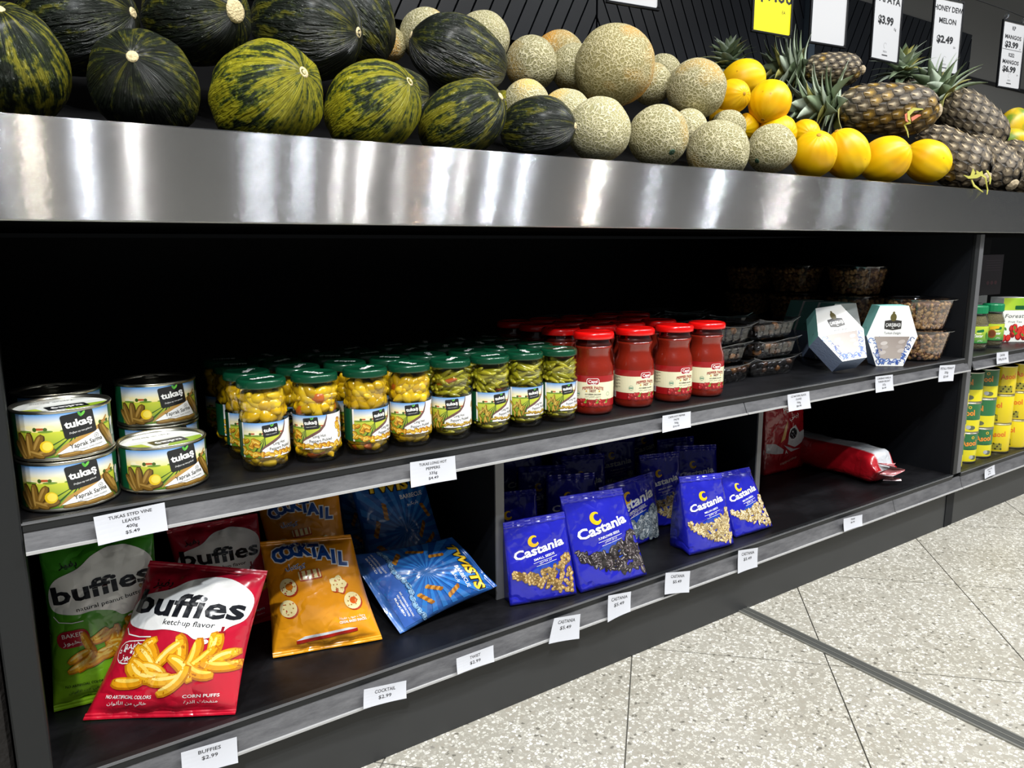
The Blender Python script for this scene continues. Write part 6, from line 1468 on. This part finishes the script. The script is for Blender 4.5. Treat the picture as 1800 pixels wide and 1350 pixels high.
# ------------------------------------------------------------------ price tickets on the rails
def ticket(label, c, lines, y=0.9895, curl=0.003, name='price_ticket'):
    P = [AY(a, b, y) for a, b in c]           # TL, TR, BR, BL
    TL, TR, BR, BL = P; ctr = (TL+TR+BR+BL)/4
    t = thing(name, label, 'price ticket', ctr, group='price tickets on the shelf rails')
    W_, H_ = ((TR-TL).length+(BR-BL).length)/2, ((TL-BL).length+(TR-BR).length)/2
    def S(x, yy, o):
        u, v = x/W_, yy/H_
        p = BL*((1-u)*(1-v))+BR*(u*(1-v))+TR*(u*v)+TL*((1-u)*v)
        return p-ctr+Vector((0, -0.0006-o-curl*((1-v)**2)-curl*0.6*(2*u-1)**2*(1-v), 0))
    V = []; F = []; n = 6
    for s in (0.0, -0.0004):
        for j in range(n+1):
            for i in range(n+1): V.append(S(W_*i/n, H_*j/n, s))
    k = (n+1)**2
    for j in range(n):
        for i in range(n):
            a = j*(n+1)+i; F.append((a, a+1, a+n+2, a+n+1)); F.append((a+k, a+n+1+k, a+n+2+k, a+1+k))
    per = [i for i in range(n)]+[n+j*(n+1) for j in range(n)]+[n*(n+1)+n-i for i in range(n)]+[(n-j)*(n+1) for j in range(n)]
    for q in range(len(per)): a, b = per[q], per[(q+1) % len(per)]; F.append((a, a+k, b+k, b))
    obj('card', V, F, M_ticket, t)
    d = Deco(); m = len(lines); hh = H_/(m+0.9)
    for i, tx in enumerate(lines):
        cap = min(hh*0.56, 0.0068); d.text(tx, W_*0.5, H_-hh*(i+0.95)-cap*0.15, cap, H('#26272a'), 1, w=min(W_*0.86, len(tx)*cap*0.80), bold=0.012)
    d.build('print', S, PRINT, t, 0.03, 0.0002)
M_ticket = mat('ticket_paper', H('#c6c8cf'), 0.6)
ticket('vine leaf ticket reading $5.49 under the tins', [(164, 909), (289, 883), (294, 929.5), (172, 957)], ['TUKAS STFD VINE', 'LEAVES', '400g', '$5.49'])
ticket('long hot peppers ticket reading $4.49', [(720.5, 813), (799.5, 801), (800, 841), (720, 856)], ['TUKAS LONG HOT', 'PEPPERS', '335g', '$4.49'])
ticket('hot pepper paste ticket reading $10.99', [(1164.5, 731), (1214, 723), (1211, 750), (1161, 760)], ['CAPSI HOT PEPPER', 'PASTE', '700g', '$10.99'])
ticket('black olives ticket reading $8.99', [(1384, 694), (1422, 687.6), (1422, 716.7), (1383, 723)], ['CZ NATURAL BLACK', 'OLIVES', '700g', '$8.99'])
ticket('delight ticket under the hexagonal boxes', [(1538.7, 662), (1569, 658.5), (1567.5, 685.5), (1536, 690)], ['CARSIBASI VANILLA', 'TURKISH DELIGHT', '227g', '$6.49'])
ticket('nut ticket at the right end of the upper rail', [(1652, 642.5), (1679, 641), (1672, 669), (1646, 671)], ['PISTALLI PEANUT', '350g', '$3.49'])
ticket('herb jar ticket on the neighbouring unit', [(1752, 620), (1772, 618), (1770, 637), (1749, 640)], ['ZAATAR', '500g $5.99'])
ticket('corn puff ticket at the bottom left', [(318, 1323), (416, 1295), (417, 1317+20), (320, 1366)], ['BUFFIES', '$2.99', ' '])
ticket('cracker ticket reading $2.99 under the orange bag', [(639.5, 1212), (714, 1196), (712, 1224.5), (636.5, 1243.6)], ['COCKTAIL', '$2.99'])
ticket('twist ticket reading $2.99 under the blue snack bag', [(802, 1157.6), (867, 1134), (866, 1160.7), (801.5, 1183.5)], ['TWIST', '$2.99'])
ticket('leftmost of four seed pouch tickets', [(974, 1087), (1020, 1079), (1015, 1120.5), (961.5, 1129.7)], ['CASTANIA', '$5.49', ' '])
ticket('second of four seed pouch tickets from left', [(1069, 1047), (1109, 1039.6), (1105, 1073), (1065, 1092)], ['CASTANIA', '$5.49', ' '])
ticket('third of four seed pouch tickets from left', [(1170, 1007), (1213, 1003.5), (1208, 1039.6), (1165, 1043.5)], ['CASTANIA', '$5.49', ' '])
ticket('rightmost of four seed pouch tickets', [(1297.6, 967.8), (1332, 962.6), (1328, 995), (1293.6, 1007)], ['CASTANIA', '$5.49', ' '])
ticket('small ticket under the lying red bag', [(1482.7, 912), (1515.5, 904.4), (1512.7, 923), (1480.4, 933.8)], ['PENNE', '$6.99', ' '])
ticket('oil tin ticket on the neighbouring unit', [(1731, 825.5), (1748, 817), (1746, 833), (1728, 841.5)], ['ASOOL OIL', '400g', '$5.99'])
